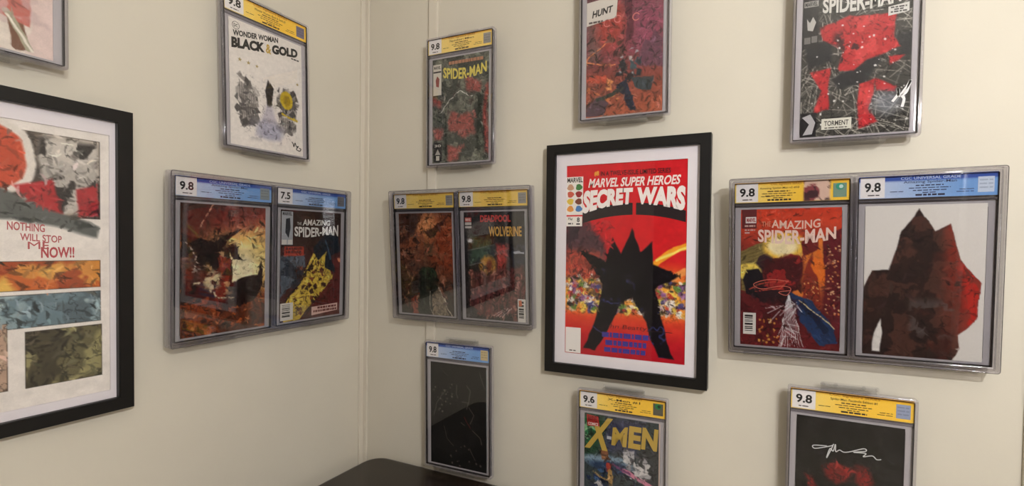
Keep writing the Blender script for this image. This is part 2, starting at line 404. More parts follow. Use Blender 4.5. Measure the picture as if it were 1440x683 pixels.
YEL, BLU = 'yellow', 'blue'
def label_card(root, kind, grade, title, seed, holo, art_panel=False, pale=0.0):
    w, h = 0.190, 0.0375; z1 = SH - 0.004; x0 = -w / 2; y = -0.0098
    a = Art(w, h, (255, 206, 70), seed, 0.0, 4, 0.002)
    if kind == YEL:
        a.c = a.c * (1 - pale) + np.array((244, 218, 150)) * pale
        a.mix(1.3 - a.RX * 2.2, (252, 226, 140), 0.7); a.mix((0.12 - a.RY) / 0.02, (236, 166, 40), 0.8)
    else:
        a.c[:] = (120, 165, 222)
        a.mix(1.25 - a.RX * 1.6, (205, 214, 236), 0.9); a.mix((0.27 - a.RY) / 0.03, (58, 88, 170), 1.0)
    if art_panel:
        m = a.box_mask(0.62, 0.0, 0.84, 1.0, 0.02); a.mix(m, (226, 190, 170)); a.patches(9, 0.5, (120, 40, 50), 0.8, m); a.patches(14, 0.55, (60, 40, 45), 0.8, m)
    lb = printed_slab('grade_label', a, 0.0008, root, x0, z1 - h, y)
    F = Face(lb, w, h, x0, z1, y)
    gx = 0.215 if kind == YEL else 0.2
    F.rects('grade_box', [(0.012, 0.03, gx, 0.97)], (240, 234, 232))
    F.text('grade_number', grade, (0.045, 0.27, gx - 0.03, 0.70), (18, 15, 15), 0.03, lift=0.0002)
    F.bars('fine_print', [(0.07, 0.16, 0.85, 0.05)], (70, 60, 60), seed, 0.0002)
    dk = (70, 50, 20) if kind == YEL else (40, 45, 80)
    if kind == YEL: F.text('header_lettering', 'CGC Signature SERIES', (0.33, 0.06, 0.74 if not art_panel else 0.6, 0.20), (170, 105, 30), 0.01)
    else: F.text('header_lettering', 'CGC UNIVERSAL GRADE', (0.32, 0.07, 0.75, 0.2), (190, 205, 240), 0.01)
    if title: F.text('book_title', title, ((0.34, 0.25, 0.72, 0.40) if not art_panel else (0.23, 0.26, 0.58, 0.38)), dk, 0.01)
    c = 0.53 if not art_panel else 0.4
    F.bars('fine_print', [(c - 0.10, c + 0.10, 0.47, 0.05), (c - 0.15, c + 0.15, 0.58, 0.035), (c - 0.12, c + 0.12, 0.69, 0.04), (c - 0.05, c + 0.05, 0.79, 0.04),
                          (0.24, 0.34, 0.72, 0.03)] + ([(0.74, 0.84, 0.7, 0.03), (0.72, 0.84, 0.8, 0.03)] if not art_panel else []), dk, seed + 1)
    F.bars('fine_print', [(c - 0.10, c + 0.11, 0.89, 0.08)], (45, 35, 25) if kind == YEL else (30, 32, 60), seed + 2)
    F.rects('hologram', [(0.865, 0.2, 0.975, 0.86)], holo[0], 0.0001)
    if len(holo) > 1:
        F.polys('hologram_dot', [[(0.92 + 0.035 * math.cos(t), 0.36 + 0.16 * math.sin(t)) for t in np.linspace(0, 6.28, 17)[:-1]]], holo[1], 0.0002)
        F.polys('hologram_dot', [[(0.93 + 0.018 * math.cos(t), 0.36 + 0.09 * math.sin(t)) for t in np.linspace(0, 6.28, 13)[:-1]]], holo[2], 0.0003)
    else:
        F.bars('fine_print', [(0.875, 0.965, q, 0.06) for q in (0.34, 0.5, 0.66)], tuple(int(q * 0.86) for q in holo[0]), seed + 3, 0.0002)
    return lb

def comic_case(matrix, label, art, kind, grade, title, seed, holo=((150, 146, 140),), art_panel=False, pale=0.0, group=None):
    root = empty('comic_case', matrix, label, 'comic case', group)
    ring('case_rim', SW, SH, 0.005, 0.0052, -ST, 0, SH / 2, RIM, root, 0.0022)
    ring('refraction_line', SW - 0.0100, SH - 0.0100, 0.002, 0.0009, -0.0128, -0.0004, SH / 2, REFR_DARK, root, 0.0002)  # dark ring added to draw the refracted line along the case edge
    sheet('back_shell', SW - 0.0112, SH - 0.0112, 0.002, -0.0022, -0.0008, SH / 2, BACK, root)
    sheet('front_panel', SW - 0.0112, SH - 0.0112, 0.002, -0.0122, -0.0112, SH / 2, CLEAR, root)
    # inner well that holds the book, and the bar between label and book
    hz = CZ0 + CH + 0.004
    ring('inner_well', SW - 0.0116, hz - 0.0062, 0.002, (SW - 0.0116 - CW) / 2 - 0.0006, -0.0066, -0.0030, (hz + 0.0062) / 2, WELL, root, 0.0006)
    box('label_divider', -SW / 2 + 0.006, SW / 2 - 0.006, -0.0108, -0.0025, hz + 0.0015, hz + 0.0045, RIM, root, 0.0006)
    cb = printed_slab('comic_book', art, 0.0032, root, -CW / 2, CZ0, CY)
    label_card(root, kind, grade, title, seed, holo, art_panel, pale)
    return root, Face(cb, CW, CH, -CW / 2, CZ0 + CH, CY)

def book_matrix(wall, u, v, tl, ro, d=0.030):
    """case matrix so that the book front centre lands where it hangs (u, v = its top-left corner)"""
    lean = math.atan2(tl, CH)
    cu = u + CW / 2 if wall == 'R' else -u + CW / 2
    M = wall_matrix(wall, cu, d + tl / 2, v - CH / 2, lean, ro)
    return M @ Matrix.Translation((0, -CY, -(CZ0 + CH / 2)))

def wall_mount(M, label, wide_lip=False, nubs=False):
    """clear bracket: plate against the wall, clip over the top edge, ledge with hooks under the bottom edge"""
    r = empty('wall_mount', M, label, 'wall mount', 'clear acrylic wall mounts')
    yb = 0.0195
    box('back_plate', -0.045, 0.045, 0.0165, yb, -0.004, SH + 0.004, MOUNT, r, 0.0008)
    box('top_clip', -0.045, 0.045, -0.003, yb, SH + 0.0005, SH + 0.0028, MOUNT, r, 0.0006)
    box('top_tab', -0.045, 0.045, 0.004, 0.0065, SH + 0.0028, SH + 0.010, MOUNT, r, 0.0008)
    if nubs:
        for x in (-0.042, -0.022, 0.022, 0.042):
            bm = bmesh.new(); bmesh.ops.create_uvsphere(bm, u_segments=12, v_segments=8, radius=0.0035)
            bmesh.ops.translate(bm, vec=(x, -0.001, SH + 0.007), verts=bm.verts); bm_obj('clip_nub', bm, MOUNT, r, True)
    box('bottom_ledge', -0.052, 0.052, -ST - 0.0035, yb, -0.0035, -0.0006, MOUNT, r, 0.0006)
    if wide_lip: box('lip', -0.045, 0.045, -ST - 0.0035, -ST - 0.0012, -0.0006, 0.010, MOUNT, r, 0.0008)
    else:
        for x in (-0.024, 0.024): box('lip', x - 0.006, x + 0.006, -ST - 0.0035, -ST - 0.0012, -0.0006, 0.0065, MOUNT, r, 0.0008)
    return r

HW, HH = 0.4145, 0.334
def double_holder(M, label):
    """clear acrylic holder for two cases side by side; M = frame at the cases' back plane, bottom centre"""
    r = empty('display_holder', M, label, 'display holder', 'double acrylic holders')
    z0, z1 = -0.0045, HH - 0.0045; w = HW / 2
    sheet('back_panel', HW, HH, 0.004, 0.0012, 0.004, (z0 + z1) / 2, MOUNT, r)
    sheet('front_panel', HW - 0.004, HH - 0.004, 0.004, -0.0175, -0.0157, (z0 + z1) / 2, CLEAR, r)
    ring('refraction_line', HW - 0.0012, HH - 0.0012, 0.004, 0.0007, -0.0184, -0.0176, (z0 + z1) / 2, REFR_DARK, r, 0.0002)  # same added dark line for refraction, at the holder edge
    ring('rim', HW, HH, 0.005, 0.0030, -0.0180, 0.001, (z0 + z1) / 2, RIM, r, 0.0010)
    box('centre_rib', -0.0006, 0.0006, -0.0150, 0.0005, 0.001, SH - 0.001, RIM, r)
    for x in (-0.12, 0.12): box('hanger_block', x - 0.03, x + 0.03, 0.004, 0.011, 0.02, 0.05, MOUNT, r, 0.001)
    for x in (-0.13, 0.13): box('bottom_hook', x - 0.05, x + 0.05, -0.012, 0.006, z0 - 0.0042, z0 - 0.0002, MOUNT, r, 0.0008)
    return r

# ------------------------------------------------------------------ cover art of each book
INKW = (232, 226, 218); INKB = (20, 17, 17)
def arc(k): return lambda u: k * (1 - (2 * u - 1) ** 2)

def book_cream():
    a = Art(CW, CH, (228, 216, 204), 11, 0.02)
    a.patches(3, 0.5, (222, 196, 190), 0.8).line([(0.5, 0.2), (0.72, 0.7), (0.78, 0.96)], 0.10, (120, 84, 66))
    a.poly([(0.55, 0.55), (0.86, 0.6), (0.84, 0.84), (0.6, 0.8)], (196, 110, 100)).line([(0.7, 0.78), (0.84, 0.97)], 0.05, (170, 164, 140))
    a.line([(0.7, 0.8), (0.86, 0.98)], 0.018, (236, 228, 214)).patches(4, 0.55, (205, 180, 178), 0.6, a.box_mask(0.6, 0.55, 1, 1)).mottle(20, 0.06)
    a.dabs(120, 0.06, 0.2)
    return a
def book_white_gold():
    a = Art(CW, CH, (232, 224, 216), 12, 0.02)
    for s in (-1, 1):
        cx = 0.5 + s * 0.28
        a.shards(95, 0.075, [(110, 104, 102), (140, 132, 128), (84, 80, 80), (66, 62, 62), (176, 168, 162)], (cx - 0.11, 0.45, cx + 0.11, 0.82), 0.9)
        for k in range(9): a.line([(cx + s * 0.10 - s * k * 0.022, 0.47 + k * 0.012), (cx + s * 0.10 - s * k * 0.03, 0.80 - k * 0.008)], 0.006, (66, 62, 62), 0.8)
    a.ell(0.76, 0.53, 0.095, 0.12, (196, 168, 40), 0.15).ell(0.76, 0.53, 0.055, 0.07, (150, 120, 24), 0.3, 0.7).line([(0.7, 0.66), (0.92, 0.69)], 0.03, (200, 172, 60))
    a.poly([(0.50, 0.40), (0.58, 0.46), (0.55, 0.62), (0.49, 0.66), (0.45, 0.5)], (50, 44, 40)).poly([(0.47, 0.62), (0.56, 0.62), (0.66, 0.9), (0.32, 0.9)], (196, 188, 196), 0.05)
    a.ell(0.52, 0.84, 0.18, 0.12, (170, 168, 186), 0.5, 0.8).patches(9, 0.55, (120, 116, 124), 0.5, a.box_mask(0.25, 0.75, 0.75, 0.93))
    a.ink(14, 0.02, (70, 66, 66), 0.5, a.box_mask(0.1, 0.42, 0.92, 0.88)).mottle(30, 0.05)
    a.dabs(500, 0.035, 0.5)
    return a
def book_sunset():
    a = Art(CW, CH, (150, 70, 50), 13, 0.05)
    a.grad([(0, (112, 52, 46)), (0.14, (168, 74, 58)), (0.32, (214, 128, 66)), (0.55, (226, 164, 84)), (0.75, (128, 62, 36)), (1, (84, 40, 26))])
    a.ell(0.0, 0.05, 0.5, 0.35, (70, 44, 36), 0.9).ell(0.78, 0.42, 0.42, 0.36, (244, 208, 122), 1.0).ell(0.70, 0.52, 0.22, 0.28, (252, 236, 190), 0.9)
    a.line([(0.22, 0.17), (0.38, 0.0)], 0.012, (206, 150, 120)).patches(4, 0.52, (120, 46, 40), 0.5, a.box_mask(0.3, 0, 1, 0.2))
    a.poly([(0.0, 0.22), (0.3, 0.26), (0.75, 0.16), (0.45, 0.32), (0.62, 0.30), (0.72, 0.44), (0.6, 0.42), (0.55, 0.36), (0.58, 0.6), (0.9, 0.56), (0.95, 0.44), (0.98, 0.62), (0.85, 0.78), (0.5, 0.82), (0.2, 0.7), (0.0, 0.75)], (38, 22, 20))
    a.poly([(0.36, 0.36), (0.56, 0.42), (0.52, 0.66), (0.45, 0.84), (0.38, 0.68), (0.44, 0.52)], (132, 44, 30)).ell(0.34, 0.58, 0.1, 0.13, (216, 196, 150), 0.6)
    a.poly([(0.0, 0.42), (0.14, 0.36), (0.3, 0.5), (0.22, 0.62), (0.05, 0.6)], (84, 50, 40)).line([(0.05, 0.3), (0.2, 0.4), (0.14, 0.5)], 0.015, (206, 186, 170)).line([(0.1, 0.62), (0.3, 0.56), (0.4, 0.72), (0.62, 0.73)], 0.016, (214, 196, 160))
    a.poly([(0.04, 0.75), (0.3, 0.70), (0.5, 0.9), (0.36, 0.99), (0.04, 1)], (140, 62, 30)).shards(46, 0.05, [(214, 132, 76), (90, 36, 20), (60, 26, 18), (186, 92, 44), (40, 20, 16)], (0.0, 0.78, 0.98, 1.0))
    a.shards(26, 0.06, [(30, 20, 18), (110, 40, 28), (196, 150, 100), (70, 30, 22)], (0.05, 0.36, 0.55, 0.75)).ink(9, 0.018, (24, 14, 12), 0.6, a.box_mask(0, 0.3, 1, 1)).mottle(16, 0.2)
    a.dabs(900, 0.05, 0.6)
    return a
def book_rooftop():
    a = Art(CW, CH, (74, 36, 34), 14, 0.04)
    a.poly([(0, 0), (1, 0), (1, 0.34), (0, 0.34)], (52, 34, 30)).poly([(0.5, 0.62), (1, 0.4), (1, 1), (0.5, 1)], (98, 40, 38))
    a.poly([(0.0, 0.42), (0.34, 0.38), (0.4, 0.5), (0.0, 0.8)], (88, 96, 108)).patches(8, 0.5, (44, 48, 58), 0.9, a.box_mask(0, 0.42, 0.36, 0.76))
    a.poly([(0.04, 0.86), (0.22, 0.74), (0.60, 0.30), (0.74, 0.34), (0.86, 0.62), (0.70, 0.74), (0.42, 0.92), (0.3, 1), (0.05, 1)], (222, 188, 74))
    ym = a.box_mask(0.1, 0.34, 0.82, 1); a.shards(70, 0.05, [(60, 30, 28), (112, 52, 40), (40, 22, 24)], (0.22, 0.48, 0.72, 0.95)); a.ink(11, 0.03, (60, 36, 24), 0.9, ym)
    a.poly([(0.52, 0.35), (0.70, 0.22), (0.96, 0.22), (0.98, 0.36), (0.82, 0.42), (0.92, 0.58), (0.72, 0.52), (0.74, 0.38), (0.6, 0.46)], (26, 34, 44)).line([(0.72, 0.28), (0.82, 0.44)], 0.03, (56, 84, 104))
    a.line([(0.08, 0.84), (0.66, 0.34)], 0.016, (34, 22, 22)).rect(0.06, 0.325, 0.36, 0.41, (176, 64, 48)).ell(0.97, 0.45, 0.03, 0.03, (236, 150, 110), 0.4).mottle(14, 0.2)
    a.dabs(700, 0.035, 0.6)
    return a
def book_web():
    a = Art(CW, CH, (92, 94, 84), 15, 0.06, 6)
    a.patches(6, 0.5, (58, 62, 56), 0.9).patches(9, 0.55, (124, 124, 110), 0.7).patches(5, 0.58, (52, 56, 52), 0.9)
    for p in ([(0.35, 0.52), (0.72, 0.55), (0.76, 0.72), (0.58, 0.80), (0.3, 0.66)], [(0.6, 0.2), (0.86, 0.25), (0.84, 0.36), (0.62, 0.34)], [(0.25, 0.84), (0.46, 0.86), (0.5, 0.99), (0.28, 0.98)], [(0.0, 0.36), (0.14, 0.38), (0.12, 0.46), (0.0, 0.44)], [(0.92, 0.3), (0.99, 0.28), (0.99, 0.95), (0.93, 0.9)], [(0.02, 0.66), (0.2, 0.68), (0.16, 0.76), (0.02, 0.78)]):
        a.poly(p, (160, 72, 66), 0.05, 0.9)
    a.hatch(60, 0.5, 0.006, [(170, 168, 158), (44, 46, 44)], (-0.2, 0.1, 1, 1), 0.5).line([(0.1, 0.52), (0.3, 0.40), (0.5, 0.35), (0.72, 0.40)], 0.012, (206, 202, 194))
    a.shards(22, 0.05, [(60, 40, 42), (44, 46, 46), (186, 92, 84)], (0.3, 0.25, 0.8, 0.95), 0.6).rect(0.02, 0.80, 0.18, 0.99, (44, 42, 42))
    a.ink(9, 0.015, (30, 30, 30), 0.6).mottle(24, 0.22)
    a.dabs(1100, 0.035, 0.6)
    return a
def book_ruins():
    a = Art(CW, CH, (134, 74, 76), 16, 0.04)
    a.grad([(0, (112, 70, 74)), (0.25, (140, 72, 84)), (0.5, (132, 66, 72)), (0.72, (140, 72, 60)), (1, (172, 92, 66))])
    a.poly([(0.0, 0.05), (0.2, 0.1), (0.18, 0.55), (0, 0.55)], (118, 84, 82), 0.08).ell(0.32, 0.24, 0.2, 0.3, (168, 66, 58), 0.8).poly([(0.6, 0.1), (1, 0.14), (1, 0.5), (0.62, 0.5)], (146, 72, 96), 0.15, 0.8)
    for k in range(9): a.line([(0.55, 0.03 + k * 0.016), (1, 0.05 + k * 0.018)], 0.008, (96, 62, 64), 0.6)
    a.poly([(0.72, 0.52), (0.78, 0.42), (0.84, 0.44), (0.9, 0.36), (1, 0.42), (1, 0.66), (0.7, 0.62)], (110, 68, 84)).poly([(0.48, 0.0), (0.62, 0.0), (0.62, 0.4), (0.52, 0.42), (0.54, 0.2)], (98, 44, 58))
    a.line([(0.28, 0.38), (0.0, 0.52), (0.0, 0.545), (0.38, 0.575)], 0.014, (240, 146, 92)).poly([(0.0, 0.66), (0.26, 0.66), (0.3, 0.72), (0, 0.72)], (190, 82, 62))
    a.shards(26, 0.05, [(206, 118, 70), (150, 70, 52), (112, 60, 54), (226, 150, 90)], (0.0, 0.72, 0.4, 0.9)).poly([(0, 0.9), (0.2, 0.82), (0.3, 0.9), (0.25, 1), (0, 1)], (88, 66, 76))
    a.shards(16, 0.07, [(40, 52, 58), (34, 36, 42), (62, 88, 96)], (0.46, 0.56, 0.72, 0.70)).shards(9, 0.035, [(214, 204, 200), (170, 176, 180)], (0.42, 0.48, 0.72, 0.68))
    a.shards(10, 0.05, [(52, 44, 42), (76, 52, 44)], (0.3, 0.32, 0.5, 0.5)).poly([(0.4, 0.78), (0.55, 0.70), (0.58, 0.82), (0.68, 0.99), (0.58, 0.98), (0.48, 0.84)], (44, 50, 66)).poly([(0.6, 0.7), (0.9, 0.72), (0.86, 0.82), (0.66, 0.8)], (60, 70, 74))
    a.line([(0.16, 0.86), (0.5, 0.8)], 0.05, (58, 64, 58)).ink(9, 0.016, (70, 38, 40), 0.5).mottle(18, 0.18)
    a.dabs(900, 0.045, 0.5)
    return a
def book_silver():
    a = Art(CW, CH, (64, 62, 58), 17, 0.02, 7)
    a.hatch(420, 0.26, 0.007, [(176, 170, 158), (206, 200, 188), (20, 19, 20), (28, 27, 27), (132, 128, 118)], (-0.1, 0.04, 1.05, 1), 0.75).hatch(26, 0.9, 0.006, [(190, 184, 172)], (-0.1, 0.3, 0.8, 1), 0.7)
    for p in ([(0.04, 0.36), (0.28, 0.34), (0.30, 0.48), (0.06, 0.52)], [(0.3, 0.6), (0.5, 0.54), (0.7, 0.46), (0.74, 0.52), (0.6, 0.66), (0.36, 0.68)], [(0.86, 0.36), (1, 0.34), (1, 0.5), (0.9, 0.5)]): a.poly(p, (44, 44, 46), 0.03)
    for p in ([(0.18, 0.24), (0.45, 0.19), (0.86, 0.22), (0.84, 0.36), (0.90, 0.44), (0.62, 0.50), (0.5, 0.56), (0.34, 0.55), (0.4, 0.42), (0.2, 0.34)], [(0.08, 0.55), (0.28, 0.53), (0.26, 0.7), (0.28, 0.82), (0.12, 0.84), (0.2, 0.68)], [(0.56, 0.66), (0.70, 0.64), (0.64, 0.84), (0.74, 0.92), (0.56, 0.96), (0.54, 0.8)], [(0.70, 0.64), (0.88, 0.70), (0.86, 0.73), (0.70, 0.72)], [(0.8, 0.5), (0.94, 0.5), (0.9, 0.53), (0.82, 0.56)]):
        a.poly(p, (180, 46, 50), 0.02)
    rm = a.box_mask(0.1, 0.18, 0.92, 0.96); red = np.clip((a.c[..., 0] - a.c[..., 1] - 60) / 40, 0, 1)
    a.ink(13, 0.022, (70, 20, 24), 0.9, red * rm).patches(9, 0.56, (226, 84, 80), 0.5, red * rm).patches(8, 0.58, (48, 34, 36), 0.8, red * a.box_mask(0.3, 0.3, 0.66, 0.52))
    a.specks(46, 0.004, 0.012, [(236, 232, 226)], (0.1, 0.25, 0.98, 0.98)).ell(0.80, 0.80, 0.14, 0.12, (150, 156, 170), 0.9, 0.5)
    a.rect(0.0, 0.0, 0.155, 0.38, (46, 44, 44)).rect(0.0, 0.83, 0.16, 1.0, (38, 36, 38)).mottle(30, 0.1)
    a.dabs(350, 0.03, 0.5)
    return a
def book_ember():
    a = Art(CW, CH, (104, 66, 48), 18, 0.06)
    a.grad([(0, (112, 66, 46)), (0.15, (176, 96, 58)), (0.4, (128, 76, 56)), (0.7, (72, 54, 44)), (1, (60, 52, 42))])
    a.ell(0.55, 0.12, 0.22, 0.16, (230, 150, 96), 0.9).ell(0.85, 0.35, 0.25, 0.4, (150, 70, 44), 0.8).poly([(0, 0), (0.4, 0.0), (0.3, 0.2), (0.1, 0.3), (0, 0.32)], (70, 44, 36), 0.08)
    a.poly([(0.5, 0.18), (0.98, 0.02), (0.85, 0.12), (0.6, 0.24)], (80, 46, 38)).shards(60, 0.09, [(66, 42, 34), (142, 84, 60), (50, 38, 32), (170, 106, 78), (104, 60, 46)], (0, 0.15, 1, 0.98), 0.75)
    a.poly([(0.35, 0.6), (0.45, 0.52), (0.66, 0.52), (0.72, 0.64), (0.7, 0.86), (0.56, 1), (0.34, 1), (0.30, 0.78)], (46, 50, 40)).ell(0.55, 0.575, 0.14, 0.09, (54, 70, 50), 0.4).poly([(0.62, 0.8), (0.74, 0.74), (0.92, 0.98), (0.6, 1)], (136, 118, 96))
    a.line([(0.72, 0.72), (0.98, 1)], 0.016, (206, 192, 170)).line([(0.6, 0.76), (0.55, 0.9), (0.62, 1)], 0.012, (200, 186, 166)).poly([(0.2, 0.84), (0.34, 0.8), (0.36, 0.98), (0.24, 1)], (142, 66, 48))
    a.shards(24, 0.05, [(40, 34, 30), (150, 104, 80), (190, 140, 104)], (0.05, 0.3, 0.35, 0.9), 0.8).ink(10, 0.02, (34, 24, 20), 0.6).mottle(18, 0.22)
    a.dabs(900, 0.05, 0.6)
    return a
def book_claw():
    a = Art(CW, CH, (52, 44, 44), 19, 0.05)
    a.poly([(0, 0), (1, 0), (1, 0.42), (0.7, 0.4), (0, 0.5)], (42, 40, 42), 0.06).poly([(0.1, 0.22), (0.45, 0.26), (0.4, 0.42), (0.1, 0.5)], (66, 84, 64), 0.08).poly([(0.55, 0.28), (0.72, 0.3), (0.7, 0.52), (0.56, 0.55)], (170, 60, 56), 0.06)
    a.ell(0.40, 0.50, 0.13, 0.16, (196, 140, 56), 0.35).ell(0.41, 0.49, 0.05, 0.08, (122, 60, 40), 0.6).poly([(0.75, 0.3), (1, 0.3), (1, 0.5), (0.8, 0.5)], (48, 50, 62)).line([(0.82, 0.375), (0.97, 0.37)], 0.03, (176, 180, 190))
    a.poly([(0.1, 0.58), (0.98, 0.48), (0.98, 0.92), (0.05, 0.98)], (104, 56, 54), 0.06)
    for k in range(15):
        x = 0.06 + k * 0.062; a.line([(x, 0.95), (x + 0.07, 0.56 + 0.03 * (k % 3))], 0.022, ((162, 104, 92), (64, 34, 36), (126, 62, 58))[k % 3], 0.85)
    a.shards(60, 0.06, [(50, 28, 30), (150, 78, 70), (96, 44, 44), (186, 128, 112)], (0.05, 0.55, 0.95, 0.98), 0.7).ell(0.1, 0.27, 0.05, 0.04, (214, 216, 220), 0.9)
    for k in range(4): a.line([(0.46 + k * 0.05, 0.955), (0.6 + k * 0.05, 0.88)], 0.012, (226, 196, 190), 0.9)
    a.poly([(0.0, 0.88), (0.2, 0.9), (0.2, 1), (0, 1)], (58, 54, 54)).ink(10, 0.02, (28, 22, 24), 0.6).mottle(18, 0.22)
    a.dabs(900, 0.045, 0.65)
    return a
def book_city():
    a = Art(CW, CH, (112, 30, 34), 20, 0.03)
    a.grad([(0, (206, 60, 36)), (0.12, (200, 66, 40)), (0.35, (120, 40, 40)), (0.7, (96, 26, 32)), (1, (104, 26, 30))])
    a.poly([(0.25, 0.2), (0.95, 0.2), (0.8, 0.7), (0.2, 0.6)], (220, 120, 50), 0.08).poly([(0.0, 0.3), (0.36, 0.2), (0.28, 0.6), (0, 0.6)], (126, 110, 62)).poly([(0.2, 0.34), (0.34, 0.30), (0.3, 0.6), (0.1, 0.6)], (52, 34, 44))
    for k in range(11): a.line([(0.0, 0.32 + k * 0.03), (0.26, 0.25 + k * 0.03)], 0.008, (76, 64, 40), 0.7)
    a.poly([(0.82, 0.2), (1, 0.14), (1, 0.94), (0.84, 0.86), (0.86, 0.5)], (96, 26, 34)).poly([(0.66, 0.42), (0.72, 0.3), (0.80, 0.46), (0.82, 0.7), (0.62, 0.7)], (138, 48, 34)).poly([(0.78, 0.26), (0.86, 0.4), (0.86, 0.56), (0.72, 0.4)], (226, 112, 40))
    a.specks(60, 0.006, 0.011, [(240, 190, 140), (226, 140, 80)], (0.86, 0.25, 1.0, 0.75)).specks(26, 0.006, 0.011, [(236, 170, 100)], (0.66, 0.52, 0.84, 0.72))
    a.ell(0.44, 0.27, 0.21, 0.15, (240, 190, 70), 0.25).ell(0.42, 0.27, 0.15, 0.10, (248, 230, 180), 0.4)
    a.poly([(0.30, 0.40), (0.5, 0.32), (0.62, 0.34), (0.64, 0.48), (0.56, 0.58), (0.4, 0.62), (0.24, 0.58), (0.24, 0.46)], (150, 38, 38)).poly([(0.6, 0.24), (0.78, 0.18), (0.78, 0.28), (0.62, 0.34)], (112, 34, 34)).patches(8, 0.52, (64, 20, 26), 0.9, a.box_mask(0.24, 0.34, 0.64, 0.62))
    a.ell(0.09, 0.46, 0.13, 0.10, (236, 206, 90), 0.25).poly([(0.06, 0.44), (0.2, 0.44), (0.26, 0.54), (0.2, 0.66), (0.06, 0.62), (0.02, 0.52)], (22, 22, 30)).poly([(0.15, 0.55), (0.5, 0.6), (0.6, 0.72), (0.2, 0.68)], (40, 22, 30))
    a.poly([(0.5, 0.6), (0.72, 0.66), (0.94, 0.84), (0.98, 0.94), (0.8, 0.97), (0.62, 0.82)], (32, 56, 96)).line([(0.62, 0.68), (0.86, 0.86)], 0.06, (20, 34, 62)).line([(0.6, 0.66), (0.94, 0.84)], 0.012, (220, 200, 150))
    a.patches(10, 0.55, (70, 18, 24), 0.8, a.box_mask(0, 0.66, 0.6, 1)).specks(30, 0.008, 0.014, [(206, 120, 50), (226, 160, 70)], (0.2, 0.8, 0.4, 0.98))
    for k in range(10): a.line([(0.5, 0.62), (0.40 + k * 0.028, 0.99)], 0.007, (226, 226, 226), 0.8)
    a.hatch(24, 0.2, 0.007, [(230, 228, 226)], (0.42, 0.66, 0.6, 0.98), 0.8)
    a.line([(0.1, 0.58), (0.3, 0.53), (0.5, 0.52), (0.42, 0.58), (0.16, 0.60)], 0.010, (206, 80, 60)).ink(9, 0.014, (50, 14, 20), 0.5, a.box_mask(0, 0.3, 1, 1)).mottle(16, 0.12)
    a.dabs(700, 0.035, 0.5)
    return a
def book_bust():
    a = Art(CW, CH, (226, 220, 212), 21, 0.025, 4)
    shape = [(-0.02, 0.58), (0.07, 0.43), (0.22, 0.42), (0.33, 0.17), (0.47, 0.03), (0.60, 0.17), (0.71, 0.13), (0.80, 0.36), (0.97, 0.50), (0.95, 0.72), (0.80, 0.84), (0.82, 0.93), (0.74, 1.02), (-0.02, 1.02)]
    m = np.clip(0.5 - a.sd(shape) / 0.012, 0, 1); a.mix(m, (46, 30, 28)); n = a.fbm(5) - 0.5
    red = np.clip((a.X - 0.52 + 0.5 * n) / 0.16, 0, 1) * m
    a.mix(red * np.clip(1.2 - a.Y, 0, 1), (160, 48, 34), 0.85); a.mix(m * np.clip((a.X - 0.80 + 0.2 * n) / 0.1, 0, 1), (190, 38, 30), 0.9)
    a.patches(4, 0.52, (40, 28, 27), 0.8, m * np.clip((0.75 - a.X) / 0.2, 0, 1)).patches(6, 0.54, (104, 60, 48), 0.5, m).patches(5, 0.55, (96, 88, 84), 0.6, m * a.box_mask(0.4, 0.62, 0.85, 0.86))
    a.ink(5, 0.014, (24, 18, 18), 0.8, m).poly([(0.09, 0.97), (0.10, 0.86), (0.15, 0.76), (0.17, 0.86), (0.16, 0.97)], (228, 222, 214)).mottle(22, 0.1, m)
    a.dabs(250, 0.06, 0.3)
    return a
def book_black():
    a = Art(CW, CH, (16, 15, 15), 22, 0.02)
    a.patches(4, 0.56, (26, 24, 24), 0.8)
    for p, w in (([(0.48, 0.20), (0.47, 0.28), (0.5, 0.32)], 0.016), ([(0.66, 0.2), (0.72, 0.24), (0.7, 0.34), (0.66, 0.42)], 0.018), ([(0.58, 0.36), (0.68, 0.36)], 0.014), ([(0.70, 0.40), (0.78, 0.48), (0.72, 0.56)], 0.012), ([(0.76, 0.62), (0.90, 0.68), (0.92, 0.74)], 0.014), ([(0.24, 0.62), (0.3, 0.74), (0.42, 0.80)], 0.010), ([(0.28, 0.26), (0.2, 0.32), (0.1, 0.42), (0.06, 0.52)], 0.014), ([(0.72, 0.8), (0.8, 0.9)], 0.012), ([(0.88, 0.06), (0.96, 0.2)], 0.012), ([(0.2, 0.06), (0.32, 0.12)], 0.008), ([(0.56, 0.56), (0.62, 0.58)], 0.014)):
        a.line(p, w, (118, 108, 100), 0.6)
    a.specks(24, 0.008, 0.02, [(104, 96, 88), (70, 62, 58)], (0.05, 0.2, 0.4, 0.5)).specks(14, 0.008, 0.018, [(86, 78, 74)], (0.2, 0.78, 0.9, 0.98)).line([(0.62, 0.5), (0.72, 0.6)], 0.012, (120, 40, 36), 0.7)
    return a
